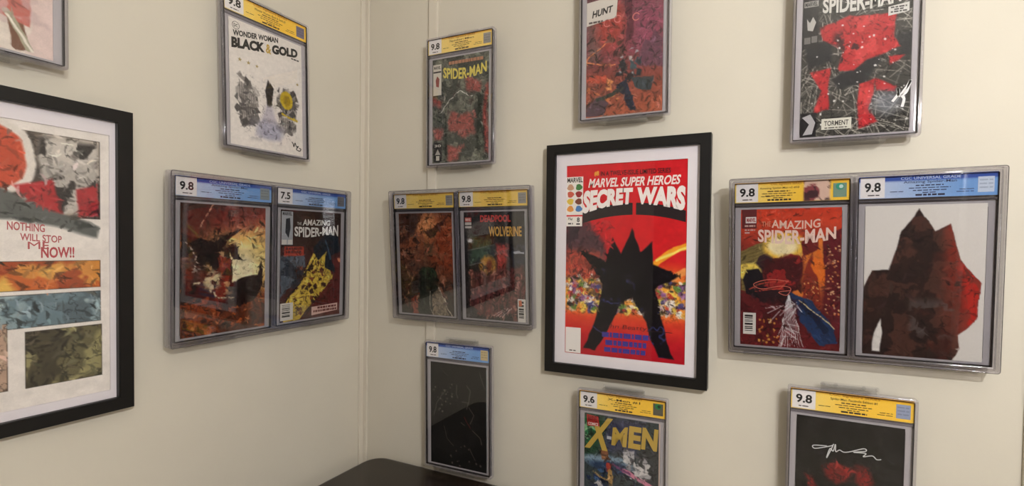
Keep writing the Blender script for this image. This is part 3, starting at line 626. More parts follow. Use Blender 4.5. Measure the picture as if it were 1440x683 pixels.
def book_storm():
    a = Art(CW, CH, (60, 70, 72), 23, 0.04)
    a.poly([(0, 0), (0.3, 0), (0.2, 0.3), (0, 0.4)], (44, 78, 54), 0.08).poly([(0.3, 0.0), (0.8, 0), (0.7, 0.3), (0.3, 0.3)], (66, 68, 92), 0.1).poly([(0.7, 0.2), (1, 0.2), (1, 0.8), (0.8, 0.7)], (62, 64, 66), 0.06)
    a.shards(26, 0.04, [(40, 120, 70), (30, 40, 34), (150, 200, 150)], (0, 0.05, 0.14, 0.26), 0.9).ell(0.34, 0.40, 0.34, 0.10, (126, 150, 168), 0.3).ell(0.36, 0.43, 0.28, 0.08, (44, 62, 90), 0.4)
    a.shards(34, 0.07, [(214, 210, 208), (150, 148, 150), (90, 88, 92), (186, 182, 184)], (0.52, 0.27, 0.86, 0.5)).shards(28, 0.06, [(34, 52, 92), (24, 30, 44), (60, 96, 140)], (0.06, 0.44, 0.7, 0.62)).poly([(0.2, 0.3), (0.32, 0.28), (0.34, 0.37), (0.22, 0.37)], (146, 96, 66))
    a.poly([(0.3, 0.39), (0.38, 0.4), (0.36, 0.47), (0.31, 0.46)], (186, 70, 56)).line([(0.55, 0.44), (1, 0.56)], 0.06, (204, 128, 150)).line([(0.4, 0.40), (0.6, 0.46)], 0.03, (120, 66, 110)).line([(0.36, 0.46), (0.4, 0.7)], 0.06, (176, 140, 84)).line([(0.14, 0.5), (0.3, 0.54)], 0.03, (160, 132, 88))
    a.poly([(0.1, 0.6), (0.9, 0.56), (0.9, 1), (0.1, 1)], (46, 56, 82), 0.06).shards(60, 0.08, [(206, 160, 70), (40, 52, 92), (176, 60, 60), (90, 120, 160), (28, 28, 36), (196, 190, 186)], (0.05, 0.6, 0.95, 0.98)).ink(10, 0.022, (18, 18, 24), 0.7).mottle(18, 0.15)
    a.dabs(900, 0.04, 0.6)
    return a
def book_night():
    a = Art(CW, CH, (17, 15, 15), 24, 0.04)
    a.patches(6, 0.54, (30, 27, 27), 0.8).hatch(40, 0.5, 0.005, [(34, 31, 31)], (0, 0, 1, 1), 0.7)
    for p in ([(0.26, 0.34), (0.36, 0.29), (0.54, 0.33), (0.52, 0.42), (0.40, 0.46), (0.3, 0.41)], [(0.55, 0.30), (0.68, 0.31), (0.74, 0.40), (0.66, 0.48), (0.56, 0.42)], [(0.08, 0.42), (0.18, 0.44), (0.28, 0.56), (0.26, 0.66), (0.16, 0.54)], [(0.74, 0.54), (0.84, 0.56), (0.82, 0.64), (0.74, 0.62)], [(0.4, 0.5), (0.5, 0.5), (0.5, 0.6), (0.42, 0.6)]):
        a.poly(p, (120, 24, 24), 0.05)
    red = np.clip((a.c[..., 0] - a.c[..., 1] - 30) / 40, 0, 1); a.ink(12, 0.03, (26, 10, 10), 0.9, red).patches(8, 0.55, (170, 44, 38), 0.7, red)
    a.shards(24, 0.09, [(96, 22, 24), (24, 22, 24), (40, 20, 22), (150, 36, 34)], (0.1, 0.64, 0.9, 0.98)).mottle(18, 0.2)
    a.dabs(500, 0.05, 0.6)
    return a

# ------------------------------------------------------------------ single cases
def single(wall, u, v, tl, ro, label, mlabel, art, kind, grade, title, seed, holo, wide=False, nubs=False, **kw):
    M = book_matrix(wall, u, v, tl, ro)
    r, F = comic_case(M, label, art, kind, grade, title, seed, holo, **kw)
    wall_mount(M, mlabel, wide, nubs)
    return F
G = ((150, 146, 140),)

F = single('L', 0.826, 0.5325, 0.0, 0.0, 'clear comic case with pale cream cover cut off at the top left corner', 'clear acrylic mount of the cream-cover case above the multi-panel framed print',
           book_cream(), YEL, '9.8', None, 101, G)
F.text('title_lettering', 'IA', (0.535, 0.80, 0.60, 0.84), (150, 128, 120), 0.01)

F = single('L', 0.3896, 0.4601, -0.0040, 0.0093, 'clear comic case with white, grey and gold cover on the left wall', 'clear acrylic mount of the white and gold cover case, left wall',
           book_white_gold(), YEL, '9.8', 'Wonder Woman: Black & Gold #1', 102, ((120, 112, 130),))
F.text('title_lettering', 'WONDER WOMAN', (0.05, 0.09, 0.65, 0.137), (28, 24, 24), 0.04, lambda u: -0.08 * u, lambda u: -0.08 * u)
F.text('title_lettering', 'BLACK', (0.03, 0.15, 0.46, 0.236), (24, 20, 20), 0.06, lambda u: -0.05 * u, lambda u: -0.054 * u)
F.text('title_lettering', 'GOLD', (0.56, 0.088, 0.94, 0.168), (24, 20, 20), 0.06, lambda u: -0.045 * u, lambda u: -0.047 * u)
F.text('title_lettering', '&', (0.475, 0.10, 0.55, 0.178), (196, 160, 60), 0.03)
F.text('publisher_mark', 'DC', (0.062, 0.037, 0.114, 0.063), (60, 54, 54), 0.03)
F.polys('publisher_mark', [[(0.088 + r_ * math.cos(t), 0.05 + r_ * 0.66 * math.sin(t)) for r_, t in [(0.047, q) for q in np.linspace(0, 6.28, 25)] + [(0.041, q) for q in np.linspace(6.28, 0, 25)]]], (60, 54, 54))
F.bars('fine_print', [(0.84, 0.96, 0.145, 0.012)], (40, 36, 36), 3)
for sx, sy, sr in ((0.13, 0.31, 0.03), (0.24, 0.315, 0.03), (0.35, 0.32, 0.026), (0.93, 0.36, 0.026)):
    F.polys('star', [[(sx + (sr if k % 2 == 0 else sr * 0.42) * math.sin(k * math.pi / 5), sy - (sr if k % 2 == 0 else sr * 0.42) / 1.55 * math.cos(k * math.pi / 5)) for k in range(10)]], (170, 150, 96))
F.stroke('signature', [(0.83, 0.885), (0.85, 0.90), (0.86, 0.925), (0.88, 0.89), (0.9, 0.92), (0.93, 0.915), (0.90, 0.945), (0.95, 0.955), (0.97, 0.935), (0.94, 0.93)], 0.0022, (40, 36, 34))

F = single('R', 0.2607, 0.4629, 0.0022, 0.0018, 'clear comic case with yellow-lettered grey and red cover, hung over the wall batten', 'clear acrylic mount of the yellow-lettered cover case near the corner',
           book_web(), YEL, '9.8', 'Spider-Man', 103, G, pale=0.55)
F.text('title_lettering', 'SPIDER-MAN', (0.20, 0.085, 0.96, 0.185), (222, 204, 92), 0.03, arc(0.03), arc(0.035))
F.bars('fine_print', [(0.3, 0.9, 0.055, 0.03)], (176, 120, 90), 5)
F.rects('corner_box', [(0.015, 0.05, 0.165, 0.345)], (212, 204, 192)); F.text('publisher_name', 'MARVEL', (0.03, 0.065, 0.15, 0.095), (30, 26, 26), 0.03, lift=0.0001)
F.rects('price_box', [(0.02, 0.115, 0.16, 0.13)], (40, 36, 36), 0.0001); F.polys('box_art', [[(0.06, 0.2), (0.09, 0.16), (0.13, 0.19), (0.12, 0.27), (0.07, 0.26)]], (140, 60, 54), 0.0001)
F.text('lettering', '30', (0.04, 0.82, 0.16, 0.845), (190, 184, 176), 0.02); F.rects('box_art', [(0.07, 0.93, 0.13, 0.975)], (196, 190, 182)); F.polys('box_art', [[(0.1, 0.865), (0.15, 0.92), (0.05, 0.92)]], (170, 164, 158))

F = single('R', 0.6775, 0.5398, 0.0, 0.0063, 'clear comic case with rose and orange ruins cover, cut off by the top edge', 'clear acrylic mount of the rose and orange cover case above the red framed poster',
           book_ruins(), YEL, '9.8', None, 104, G, True)
F.polys('caption_box', [[(0.0, 0.04), (0.42, 0.02), (0.40, 0.20), (0.0, 0.235)]], (214, 206, 196)); F.text('caption_lettering', 'HUNT', (0.08, 0.115, 0.35, 0.175), (30, 26, 28), 0.035, lambda u: -0.02 * u, lambda u: -0.025 * u, 0.05, 0.0001)
F.bars('fine_print', [(0.03, 0.22, 0.21, 0.016)], (90, 80, 80), 6, 0.0001)
for cx, cy in ((0.28, 0.235), (0.42, 0.215), (0.66, 0.225)):
    F.polys('lettering', [[(cx + r_ * math.cos(t), cy + r_ * 0.64 * math.sin(t)) for r_, t in [(0.05, q) for q in np.linspace(0.7, 5.8, 25)] + [(0.038, q) for q in np.linspace(5.8, 0.7, 25)]]], (212, 120, 112))

F = single('R', 1.1026, 0.4637, 0.0, -0.0026, 'clear comic case with silver line-work and red cover, cut off by the top edge', 'clear acrylic mount of the silver and red cover case at the upper right',
           book_silver(), YEL, '9.8', None, 105, G)
F.text('title_lettering', 'SPIDER-MAN', (0.19, 0.05, 0.90, 0.145), (206, 202, 194), 0.03, arc(-0.005), arc(0.02), rough=0.35)
F.rects('corner_panel', [(0.012, 0.05, 0.15, 0.09)], (150, 146, 140)); F.text('publisher_name', 'MARVEL', (0.02, 0.055, 0.14, 0.085), (30, 28, 28), 0.03, lift=0.0001)
F.polys('box_art', [[(0.04, 0.17), (0.07, 0.20), (0.1, 0.16), (0.13, 0.2), (0.1, 0.26), (0.05, 0.25)]], (176, 172, 166)); F.rects('price_box', [(0.02, 0.30, 0.08, 0.345), (0.09, 0.295, 0.145, 0.34)], (108, 104, 100))
F.polys('caption_box', [[(0.79, 0.17), (0.97, 0.155), (0.97, 0.215), (0.79, 0.23)]], (202, 198, 192)); F.bars('fine_print', [(0.81, 0.95, 0.178, 0.010), (0.84, 0.92, 0.193, 0.010), (0.81, 0.95, 0.208, 0.010)], (70, 66, 64), 7, 0.0001)
F.rects('caption_box', [(0.21, 0.88, 0.49, 0.955)], (208, 204, 190)); F.text('caption_lettering', 'TORMENT', (0.235, 0.895, 0.465, 0.93), (60, 56, 52), 0.02, lift=0.0001); F.bars('fine_print', [(0.24, 0.46, 0.944, 0.008)], (90, 86, 80), 8, 0.0001)
F.polys('box_art', [[(0.02, 0.86), (0.1, 0.84), (0.15, 0.90), (0.12, 0.98), (0.03, 0.985), (0.09, 0.91)]], (168, 164, 166))
F.stroke('signature', [(0.85, 0.80), (0.90, 0.75), (0.895, 0.715), (0.91, 0.765), (0.98, 0.70), (1.0, 0.67), (0.97, 0.74), (0.935, 0.765), (0.95, 0.79), (0.935, 0.84)], 0.0042, (244, 242, 240))

F = single('R', 0.2644, -0.3033, 0.0019, 0.012, 'clear comic case with near-black cover and blue label, above the dark side table', 'clear acrylic mount of the near-black cover case above the side table',
           book_black(), BLU, '9.8', None, 106, ((206, 186, 140),))

F = single('R', 0.689, -0.3709, 0.003, 0.0066, 'clear comic case graded 9.6 with gold-lettered storm-blue cover under the red framed poster', 'clear acrylic mount of the gold-lettered cover case below the red framed poster',
           book_storm(), YEL, '9.6', 'X-Men #1', 107, ((96, 92, 78), (30, 130, 70), (16, 50, 34)))
gold = (196, 164, 74)
F.text('title_lettering', 'X', (0.04, 0.02, 0.36, 0.30), gold, 0.03, shear=0.25); F.text('title_lettering', 'M', (0.38, 0.09, 0.58, 0.24), gold, 0.04, lambda u: -0.02 * u, lambda u: 0.0, 0.1)
F.text('title_lettering', 'E', (0.60, 0.055, 0.76, 0.24), gold, 0.05, shear=0.1); F.text('title_lettering', 'N', (0.77, 0.05, 0.97, 0.23), gold, 0.05, shear=0.1); F.rects('title_hyphen', [(0.31, 0.17, 0.37, 0.195)], (190, 190, 196))
F.polys('publisher_mark', [[(0.03, 0.01), (0.19, 0.02), (0.21, 0.10), (0.04, 0.11)]], (176, 34, 34), 0.0002); F.text('publisher_name', 'COMICS', (0.05, 0.075, 0.19, 0.10), (236, 214, 208), 0.03, lift=0.0003); F.text('publisher_name', 'MARVEL', (0.05, 0.02, 0.18, 0.07), (110, 16, 20), 0.03, lift=0.0003)
F.rects('page_edge', [(0.985, 0.0, 1.0, 1.0)], (206, 180, 168))

F = single('R', 1.1102, -0.3102, 0.003, 0.0002, 'clear comic case with black and dark red cover and white signature, lower right', 'clear acrylic mount of the black and dark red cover case at the lower right',
           book_night(), YEL, '9.8', 'Spider-Man: Facsimile Edition #1', 108, ((150, 160, 186),), nubs=True)
F.stroke('signature', [(0.30, 0.195), (0.17, 0.205), (0.19, 0.225), (0.34, 0.19), (0.36, 0.18), (0.30, 0.28), (0.33, 0.21), (0.36, 0.225), (0.38, 0.175), (0.385, 0.225), (0.42, 0.21), (0.46, 0.22), (0.52, 0.21), (0.64, 0.175), (0.66, 0.19), (0.55, 0.21), (0.66, 0.205), (0.64, 0.23), (0.72, 0.215), (0.76, 0.235), (0.80, 0.23)], 0.0016, (214, 214, 214))

# ------------------------------------------------------------------ double holders, two cases each
def pair(wall, us, v, tl, ro, hl, specs):
    mid = (us[0] + us[1]) / 2; fs = []
    for k, sp in enumerate(specs):
        off = (k - 0.5) * 0.2036; u = mid + off if wall == 'R' else mid - off
        M = book_matrix(wall, u, v + math.sin(ro) * off, tl, ro)
        fs.append(comic_case(M, *sp[0], **sp[1])[1])
    Mh = book_matrix(wall, mid, v, tl, ro)
    double_holder(Mh, hl)
    return fs

Fa, Fb = pair('L', (0.4839, 0.282), 0.0703, 0.0076, 0.0105, 'double clear acrylic holder on the left wall beside the multi-panel framed print', [
    (('clear comic case with fiery sunset cover, left one in the left-wall double holder', book_sunset(), BLU, '9.8', 'Amazing Spider-Man', 111), dict(holo=((140, 150, 156),))),
    (('clear comic case graded 7.5 with dark brown and yellow cover beside the corner', book_rooftop(), BLU, '7.5', None, 112), dict(holo=((112, 112, 120),)))])
F = Fb
F.text('title_lettering', 'AMAZING', (0.34, 0.075, 0.80, 0.135), (226, 220, 212), 0.02, arc(0.0), lambda u: -0.012 * u, 0.02); F.text('title_lettering', 'THE', (0.25, 0.105, 0.32, 0.13), (200, 190, 180), 0.01)
F.text('title_lettering', 'SPIDER-MAN', (0.21, 0.145, 0.95, 0.23), (230, 224, 216), 0.03, lambda u: 0.018 * (1 - abs(2 * u - 1)) - 0.03 * u, lambda u: 0.012 * math.sin(u * 6))
F.rects('corner_box', [(0.015, 0.015, 0.185, 0.31)], (170, 172, 176)); F.text('publisher_name', 'MARVEL', (0.03, 0.02, 0.17, 0.05), (24, 22, 24), 0.03, lift=0.0001); F.rects('price_box', [(0.02, 0.265, 0.095, 0.305), (0.11, 0.265, 0.18, 0.305)], (220, 214, 206), 0.0001)
F.polys('box_art', [[(0.08, 0.08), (0.14, 0.07), (0.15, 0.16), (0.12, 0.25), (0.07, 0.2)]], (40, 42, 48), 0.0001)
F.bars('fine_print', [(0.08, 0.34, 0.345, 0.02), (0.08, 0.32, 0.375, 0.022)], (90, 30, 26), 9, 0.0001)
F.barcode(0.01, 0.83, 0.2, 0.985, 4, True)
F.polys('caption_box', [[(0.50, 0.895), (0.955, 0.885), (0.955, 0.955), (0.50, 0.975)]], (228, 186, 172)); F.bars('caption_lettering', [(0.60, 0.93, 0.91, 0.02), (0.53, 0.94, 0.94, 0.02)], (110, 44, 36), 10, 0.0001)

Fa, Fb = pair('R', (0.1652, 0.3698), 0.0758, 0.0153, 0.0032, 'double clear acrylic holder hung over the wall batten beside the red framed poster', [
    (('clear comic case with untitled brown ember cover, left one over the wall batten', book_ember(), YEL, '9.8', None, 113), dict(holo=G, pale=0.35)),
    (('clear comic case with dark slashed cover lettered in red and yellow beside framed poster', book_claw(), YEL, '9.8', None, 114), dict(holo=G, pale=0.35))])
F = Fb
F.text('title_lettering', 'DEADPOOL', (0.28, 0.03, 0.78, 0.095), (186, 58, 56), 0.05); F.text('title_lettering', 'WOLVERINE', (0.42, 0.135, 0.95, 0.225), (214, 164, 74), 0.03)
F.rects('publisher_mark', [(0.02, 0.05, 0.13, 0.09)], (186, 70, 66)); F.text('publisher_name', 'MARVEL', (0.03, 0.057, 0.12, 0.083), (228, 200, 190), 0.02, lift=0.0001); F.rects('price_box', [(0.02, 0.095, 0.13, 0.12), (0.02, 0.13, 0.13, 0.15)], (196, 190, 186))
F.barcode(0.87, 0.79, 0.995, 1.0, 5, True)
F.polys('box_art', [[(0.885, 0.805), (0.93, 0.80), (0.94, 0.85), (0.89, 0.86)]], (210, 110, 70), 0.0003)

Fa, Fb = pair('R', (1.0046, 1.2117), 0.0738, 0.0135, 0.0130, 'largest-looking double clear acrylic holder at the right end of the wall', [
    (('clear comic case with red and orange city cover and portrait on its yellow label', book_city(), YEL, '9.8', 'Amazing Spider-Man v2 #50', 115), dict(holo=((120, 150, 130), (40, 150, 120), (190, 220, 210)), art_panel=True)),
    (('clear comic case with white cover holding a large dark red mass, rightmost on the wall', book_bust(), BLU, '9.8', 'Amazing Spider-Man', 116), dict(holo=((196, 208, 226),)))])
F = Fa
F.text('title_lettering', 'AMAZING', (0.32, 0.075, 0.80, 0.135), (232, 190, 170), 0.02, arc(0.012), arc(0.012)); F.text('title_lettering', 'THE', (0.22, 0.09, 0.31, 0.125), (214, 130, 100), 0.01)
F.text('title_lettering', 'SPIDER-MAN', (0.18, 0.145, 0.95, 0.235), (240, 206, 190), 0.03, lambda u: 0.015 * math.sin(3.1 * u) - 0.015 * u, lambda u: 0.03 * math.sin(3.1 * u) - 0.02 * u)
F.rects('corner_panel', [(0.01, 0.0, 0.165, 0.14)], (96, 26, 30)); F.rects('publisher_mark', [(0.05, 0.055, 0.16, 0.10)], (226, 216, 212), 0.0001); F.text('publisher_name', 'MARVEL', (0.06, 0.062, 0.155, 0.092), (150, 34, 40), 0.04, lift=0.0002)
F.bars('fine_print', [(0.04, 0.15, 0.12, 0.012), (0.04, 0.15, 0.15, 0.01), (0.04, 0.1, 0.17, 0.01)], (200, 160, 150), 12, 0.0002)
F.barcode(0.03, 0.76, 0.165, 0.92, 6, True)
F.stroke('signature', [(0.5, 0.52), (0.3, 0.51), (0.14, 0.545), (0.22, 0.58), (0.42, 0.555), (0.52, 0.57), (0.48, 0.62), (0.40, 0.60), (0.52, 0.585)], 0.0012, (214, 110, 90))

# ------------------------------------------------------------------ framed prints
FW, FH, FB, FD = 0.364, 0.521, 0.0215, 0.022
def picture_frame(M, label, art, art_bottom):
    r = empty('picture_frame', M, label, 'picture frame')
    w, h, b = FW / 2, FH, FB
    corners = lambda i: [(-w + i, i), (w - i, i), (w - i, h - i), (-w + i, h - i)]
    o, n = corners(0), corners(b)
    for k in range(4):
        a0, a1, b0, b1 = o[k], o[(k + 1) % 4], n[k], n[(k + 1) % 4]
        v = [(p[0], -FD, p[1]) for p in (a0, a1, b1, b0)] + [(p[0], 0, p[1]) for p in (a0, a1, b1, b0)]
        bm = bmesh.new(); vs = [bm.verts.new(q) for q in v]
        for f in ((0, 1, 2, 3), (7, 6, 5, 4), (0, 4, 5, 1), (1, 5, 6, 2), (2, 6, 7, 3), (3, 7, 4, 0)): bm.faces.new([vs[i] for i in f])
        bmesh.ops.recalc_face_normals(bm, faces=bm.faces)
        bmesh.ops.bevel(bm, geom=[e for e in bm.edges if abs(e.verts[0].co.y + FD) < 1e-6 and abs(e.verts[1].co.y + FD) < 1e-6 and ((e.verts[0].index < 4) or True) and not (abs(abs(e.verts[0].co.x) - abs(e.verts[1].co.x)) > 1e-4 and abs(e.verts[0].co.z - e.verts[1].co.z) > 1e-4)], offset=0.0012, segments=2, affect='EDGES')
        bm_obj('frame_rail', bm, BLACKW, r)
    box('backing_board', -w + 0.004, w - 0.004, -0.005, -0.002, 0.004, h - 0.004, MATB, r)
    aw, ah = art.w, art.h; az0, az1 = art_bottom, art_bottom + ah
    v = [(-w + b * 0.7, -0.0115, b * 0.7), (w - b * 0.7, -0.0115, b * 0.7), (w - b * 0.7, -0.0115, h - b * 0.7), (-w + b * 0.7, -0.0115, h - b * 0.7),
         (-aw / 2, -0.0115, az0), (aw / 2, -0.0115, az0), (aw / 2, -0.0115, az1), (-aw / 2, -0.0115, az1)]
    v += [(x, -0.0095, z) for x, y, z in v]
    f = [[k, (k + 1) % 4, 4 + (k + 1) % 4, 4 + k] for k in range(4)] + [[4 + k, 4 + (k + 1) % 4, 12 + (k + 1) % 4, 12 + k] for k in range(4)]
    mesh_obj('mat_board', v, f, MATB, r)
    p = printed_slab('art_print', art, 0.0012, r, -aw / 2, az0, -0.0092)
    sheet('glazing', 2 * (w - b * 0.8), h - 1.6 * b, 0.0005, -0.0150, -0.0130, h / 2, GLAZE, r)
    return r, Face(p, aw, ah, -aw / 2, az1, -0.0092)

def poster_red():
    a = Art(0.271, 0.4275, (206, 34, 42), 31, 0.025, 5, 0.0014)
    a.grad([(0, (204, 34, 42)), (0.5, (206, 34, 40)), (0.56, (222, 90, 40)), (0.62, (232, 160, 70)), (0.74, (236, 150, 60)), (0.80, (216, 70, 44)), (0.9, (190, 30, 40)), (1, (176, 22, 38))])
    a.poly([(0, 0.30), (0.2, 0.31), (0.34, 0.40), (0.36, 0.56), (0.0, 0.5)], (84, 54, 62), 0.06).patches(5, 0.5, (52, 38, 48), 0.8, a.box_mask(0, 0.31, 0.34, 0.5))
    a.poly([(0.0, 0.44), (0.3, 0.46), (0.4, 0.6), (0.0, 0.62)], (176, 70, 56), 0.06)
    a.line([(0.62, 0.60), (0.8, 0.50), (0.92, 0.44), (1.0, 0.42)], 0.05, (240, 160, 44)).line([(0.78, 0.50), (1.0, 0.425)], 0.02, (250, 226, 110)).line([(0.72, 0.66), (1.0, 0.54)], 0.05, (236, 150, 80))
    a.hatch(18, 0.3, 0.008, [(220, 100, 70), (110, 26, 32)], (0.0, 0.5, 0.3, 0.6), 0.7)
    a.specks(340, 0.008, 0.026, [(236, 210, 90), (232, 226, 216), (90, 130, 60), (70, 70, 130), (196, 60, 50), (120, 90, 60), (240, 170, 60), (60, 50, 50), (206, 180, 150), (140, 90, 150)], (0.0, 0.60, 1.0, 0.765), 1.5)
    a.shards(50, 0.03, [(230, 200, 80), (60, 44, 40), (220, 214, 206), (186, 60, 46)], (0.0, 0.58, 1.0, 0.76)).ink(14, 0.02, (60, 30, 26), 0.8, a.box_mask(0, 0.56, 1, 0.78))
    # a jagged black rock arch over the field
    arch = [(0.17, 0.97), (0.29, 0.76), (0.33, 0.62), (0.12, 0.45), (0.35, 0.50), (0.41, 0.37), (0.48, 0.46), (0.57, 0.33), (0.64, 0.45), (0.74, 0.40), (0.75, 0.52), (0.95, 0.57), (0.77, 0.64), (0.81, 0.78), (0.92, 0.985), (0.80, 0.985), (0.69, 0.80), (0.57, 0.68), (0.47, 0.73), (0.38, 0.86), (0.27, 0.975)]
    m = np.clip(0.5 - a.sd(arch) / 0.012, 0, 1); a.mix(m, (20, 16, 22)).ink(4, 0.02, (58, 64, 124), 0.9, m * np.clip((a.fbm(4) - 0.45) / 0.1, 0, 1))
    a.mottle(24, 0.08)
    a.dabs(900, 0.022, 0.6, 256, (0.0, 0.55, 1.0, 0.78)).dabs(260, 0.04, 0.35, 256, (0, 0.3, 0.4, 0.62))
    return a
M = wall_matrix('R', 0.7645, 0.0015, -0.2928, 0, 0.004)
r, F = picture_frame(M, 'black framed red comic poster with white mat, centre of the right wall', poster_red(), 0.0455)
F.text('headline', '#8', (0.245, 0.035, 0.285, 0.062), (232, 170, 60), 0.03); F.text('headline', 'IN A TWELVE-ISSUE LIMITED SERIES', (0.30, 0.038, 0.87, 0.063), (40, 14, 20), 0.02)
F.text('title_lettering', 'MARVEL SUPER HEROES', (0.20, 0.074, 0.945, 0.121), (240, 226, 222), 0.03, lambda u: 0.012 * (1 - u) * 0, None, 0.02)
base = lambda x: 0.052 * ((x - 0.57) / 0.42) ** 2
def fit(x0, x1, k, o): return lambda u: o + k * ((x0 + u * (x1 - x0) - 0.57) / 0.42) ** 2
sh = []
for x0, x1 in ((0.145, 0.572), (0.60, 0.99)):
    xs = np.linspace(x0, x1, 14); up = fit(0, 1, 0.045, 0.205); dn = fit(0, 1, 0.04, 0.266)
    sh.append([(x, up(x)) for x in xs] + [(x, dn(x)) for x in xs[::-1]])
F.polys('title_shadow', sh, (34, 24, 28))
F.text('title_lettering', 'SECRET', (0.15, 0.128, 0.57, 0.213), (240, 232, 228), 0.06, fit(0.15, 0.57, 0.008, 0), fit(0.15, 0.57, 0.048, 0), 0.02, 0.0002)
F.text('title_lettering', 'WARS', (0.605, 0.128, 0.985, 0.213), (240, 232, 228), 0.06, fit(0.605, 0.985, 0.0, 0), fit(0.605, 0.985, 0.042, 0), 0.02, 0.0002)
F.rects('corner_box', [(0.0, 0.06, 0.148, 0.262), (0.0, 0.27, 0.142, 0.322)], (232, 226, 220)); F.text('publisher_name', 'MARVEL', (0.005, 0.064, 0.143, 0.09), (22, 20, 22), 0.03, lift=0.0001)
cols = [(196, 150, 120), (60, 120, 60), (200, 90, 70), (150, 40, 44), (222, 190, 70), (120, 60, 40), (226, 150, 70), (70, 120, 180)]
for k in range(8):
    cx, cy = 0.035 + 0.075 * (k % 2), 0.115 + 0.038 * (k // 2)
    F.polys('box_art', [[(cx + 0.03 * math.cos(t) * (1 + 0.2 * math.sin(3 * t + k)), cy + 0.017 * math.sin(t)) for t in np.linspace(0, 6.28, 12)[:-1]]], cols[k], 0.0001)
F.text('price_lettering', '75¢', (0.012, 0.276, 0.055, 0.292), (40, 36, 40), 0.02, lift=0.0001); F.text('price_lettering', '8', (0.095, 0.275, 0.12, 0.30), (30, 28, 30), 0.03, lift=0.0001); F.bars('fine_print', [(0.015, 0.06, 0.308, 0.008), (0.09, 0.13, 0.31, 0.008)], (70, 64, 66), 3, 0.0001)
F.rects('corner_box', [(0.005, 0.862, 0.142, 0.997)], (232, 226, 222)); F.bars('fine_print', [(0.04, 0.10, 0.985, 0.006)], (90, 84, 84), 4, 0.0001)
F.text('signature', 'John Beatty', (0.33, 0.828, 0.70, 0.856), (40, 14, 24), -0.008, shear=0.02, lift=0.0003); F.stroke('signature', [(0.70, 0.850), (0.78, 0.848), (0.9, 0.850)], 0.0012, (40, 14, 24), 0.0003); F.stroke('signature', [(0.27, 0.853), (0.33, 0.848)], 0.0012, (40, 14, 24), 0.0003)
F.bars('caption_lettering', [(0.33, 0.73, 0.885, 0.026), (0.36, 0.70, 0.925, 0.026), (0.35, 0.70, 0.962, 0.024)], (60, 50, 140), 15, 0.0002)

def poster_panels():
    a = Art(0.305, 0.44, (230, 222, 216), 32, 0.02, 6, 0.0014)
    def panel(x0, y0, x1, y1, col, tones, seed):
        m = (a.RX > x0) & (a.RX < x1) & (a.RY > y0) & (a.RY < y1); m = m.astype(float); a.mix(m, col)
        for t, sc in tones: a.patches(sc, 0.5, t, 0.8, m)
        a.ink(9, 0.018, tuple(int(q * 0.35) for q in tones[0][0]), 0.7, m)
        e = 0.004; a.mix(m - ((a.RX > x0 + e) & (a.RX < x1 - e) & (a.RY > y0 + e * 0.8) & (a.RY < y1 - e * 0.8)), (70, 62, 56), 0.7)
    panel(0.36, 0.03, 0.96, 0.33, (150, 134, 120), [((90, 80, 74), 5), ((196, 186, 176), 6), ((60, 54, 52), 8)], 1)
    panel(0.05, 0.03, 0.34, 0.66, (120, 116, 112), [((80, 78, 78), 5), ((176, 150, 140), 6)], 2)
    a.ell(0.50, 0.13, 0.21, 0.20, (222, 214, 206), 0.05).ell(0.49, 0.13, 0.185, 0.175, (196, 82, 58), 0.06).ell(0.46, 0.12, 0.09, 0.08, (112, 108, 100), 0.2).ell(0.44, 0.10, 0.06, 0.05, (60, 58, 56), 0.2)
    pm = a.box_mask(0.72, 0.05, 0.95, 0.32, 0.02)
    a.mix(pm, (206, 198, 190), 0.8).patches(7, 0.5, (110, 102, 98), 0.8, pm).patches(10, 0.56, (44, 40, 40), 0.9, pm).poly([(0.62, 0.22), (0.76, 0.19), (0.8, 0.32), (0.7, 0.3)], (176, 50, 54)).poly([(0.86, 0.22), (0.955, 0.19), (0.955, 0.32), (0.86, 0.33)], (170, 48, 54))
    a.poly([(0.36, 0.21), (0.52, 0.20), (0.66, 0.27), (0.84, 0.335), (0.96, 0.36), (0.95, 0.40), (0.86, 0.385), (0.62, 0.335), (0.36, 0.34)], (96, 98, 96), 0.02).patches(8, 0.52, (58, 60, 60), 0.8, np.clip(0.5 - a.sd([(0.36, 0.21), (0.52, 0.20), (0.66, 0.27), (0.84, 0.335), (0.96, 0.36), (0.95, 0.40), (0.62, 0.335), (0.36, 0.34)]) / 0.02, 0, 1))
    a.rect(0.36, 0.345, 0.6, 0.46, (230, 222, 216))
    panel(0.36, 0.487, 0.962, 0.59, (224, 178, 88), [((190, 84, 44), 4), ((212, 150, 74), 7), ((150, 60, 36), 6)], 3)
    panel(0.36, 0.603, 0.962, 0.72, (140, 160, 166), [((100, 120, 130), 5), ((84, 98, 106), 7), ((170, 186, 190), 6)], 4)
    panel(0.66, 0.735, 0.966, 0.935, (150, 142, 100), [((90, 84, 62), 5), ((122, 116, 82), 4), ((60, 54, 44), 8)], 5)
    panel(0.05, 0.70, 0.60, 0.93, (150, 120, 100), [((110, 90, 76), 5), ((190, 160, 140), 6)], 6)
    a.mottle(24, 0.06)
    a.dabs(1800, 0.028, 0.5, 218)
    return a
M = wall_matrix('L', -0.552 - FW / 2, 0.0015, -0.3015, 0, 0.0)
r, F = picture_frame(M, 'black framed print of coloured art panels with white mat, left wall', poster_panels(), 0.036)
RED = (176, 84, 88)
F.text('lettering', 'NOTHING', (0.60, 0.348, 0.735, 0.378), RED, 0.02, lambda u: 0.008 * u, lambda u: 0.006 * u)
F.text('lettering', 'WILL STOP', (0.645, 0.388, 0.80, 0.414), RED, 0.02, lambda u: 0.008 * u, lambda u: 0.008 * u)
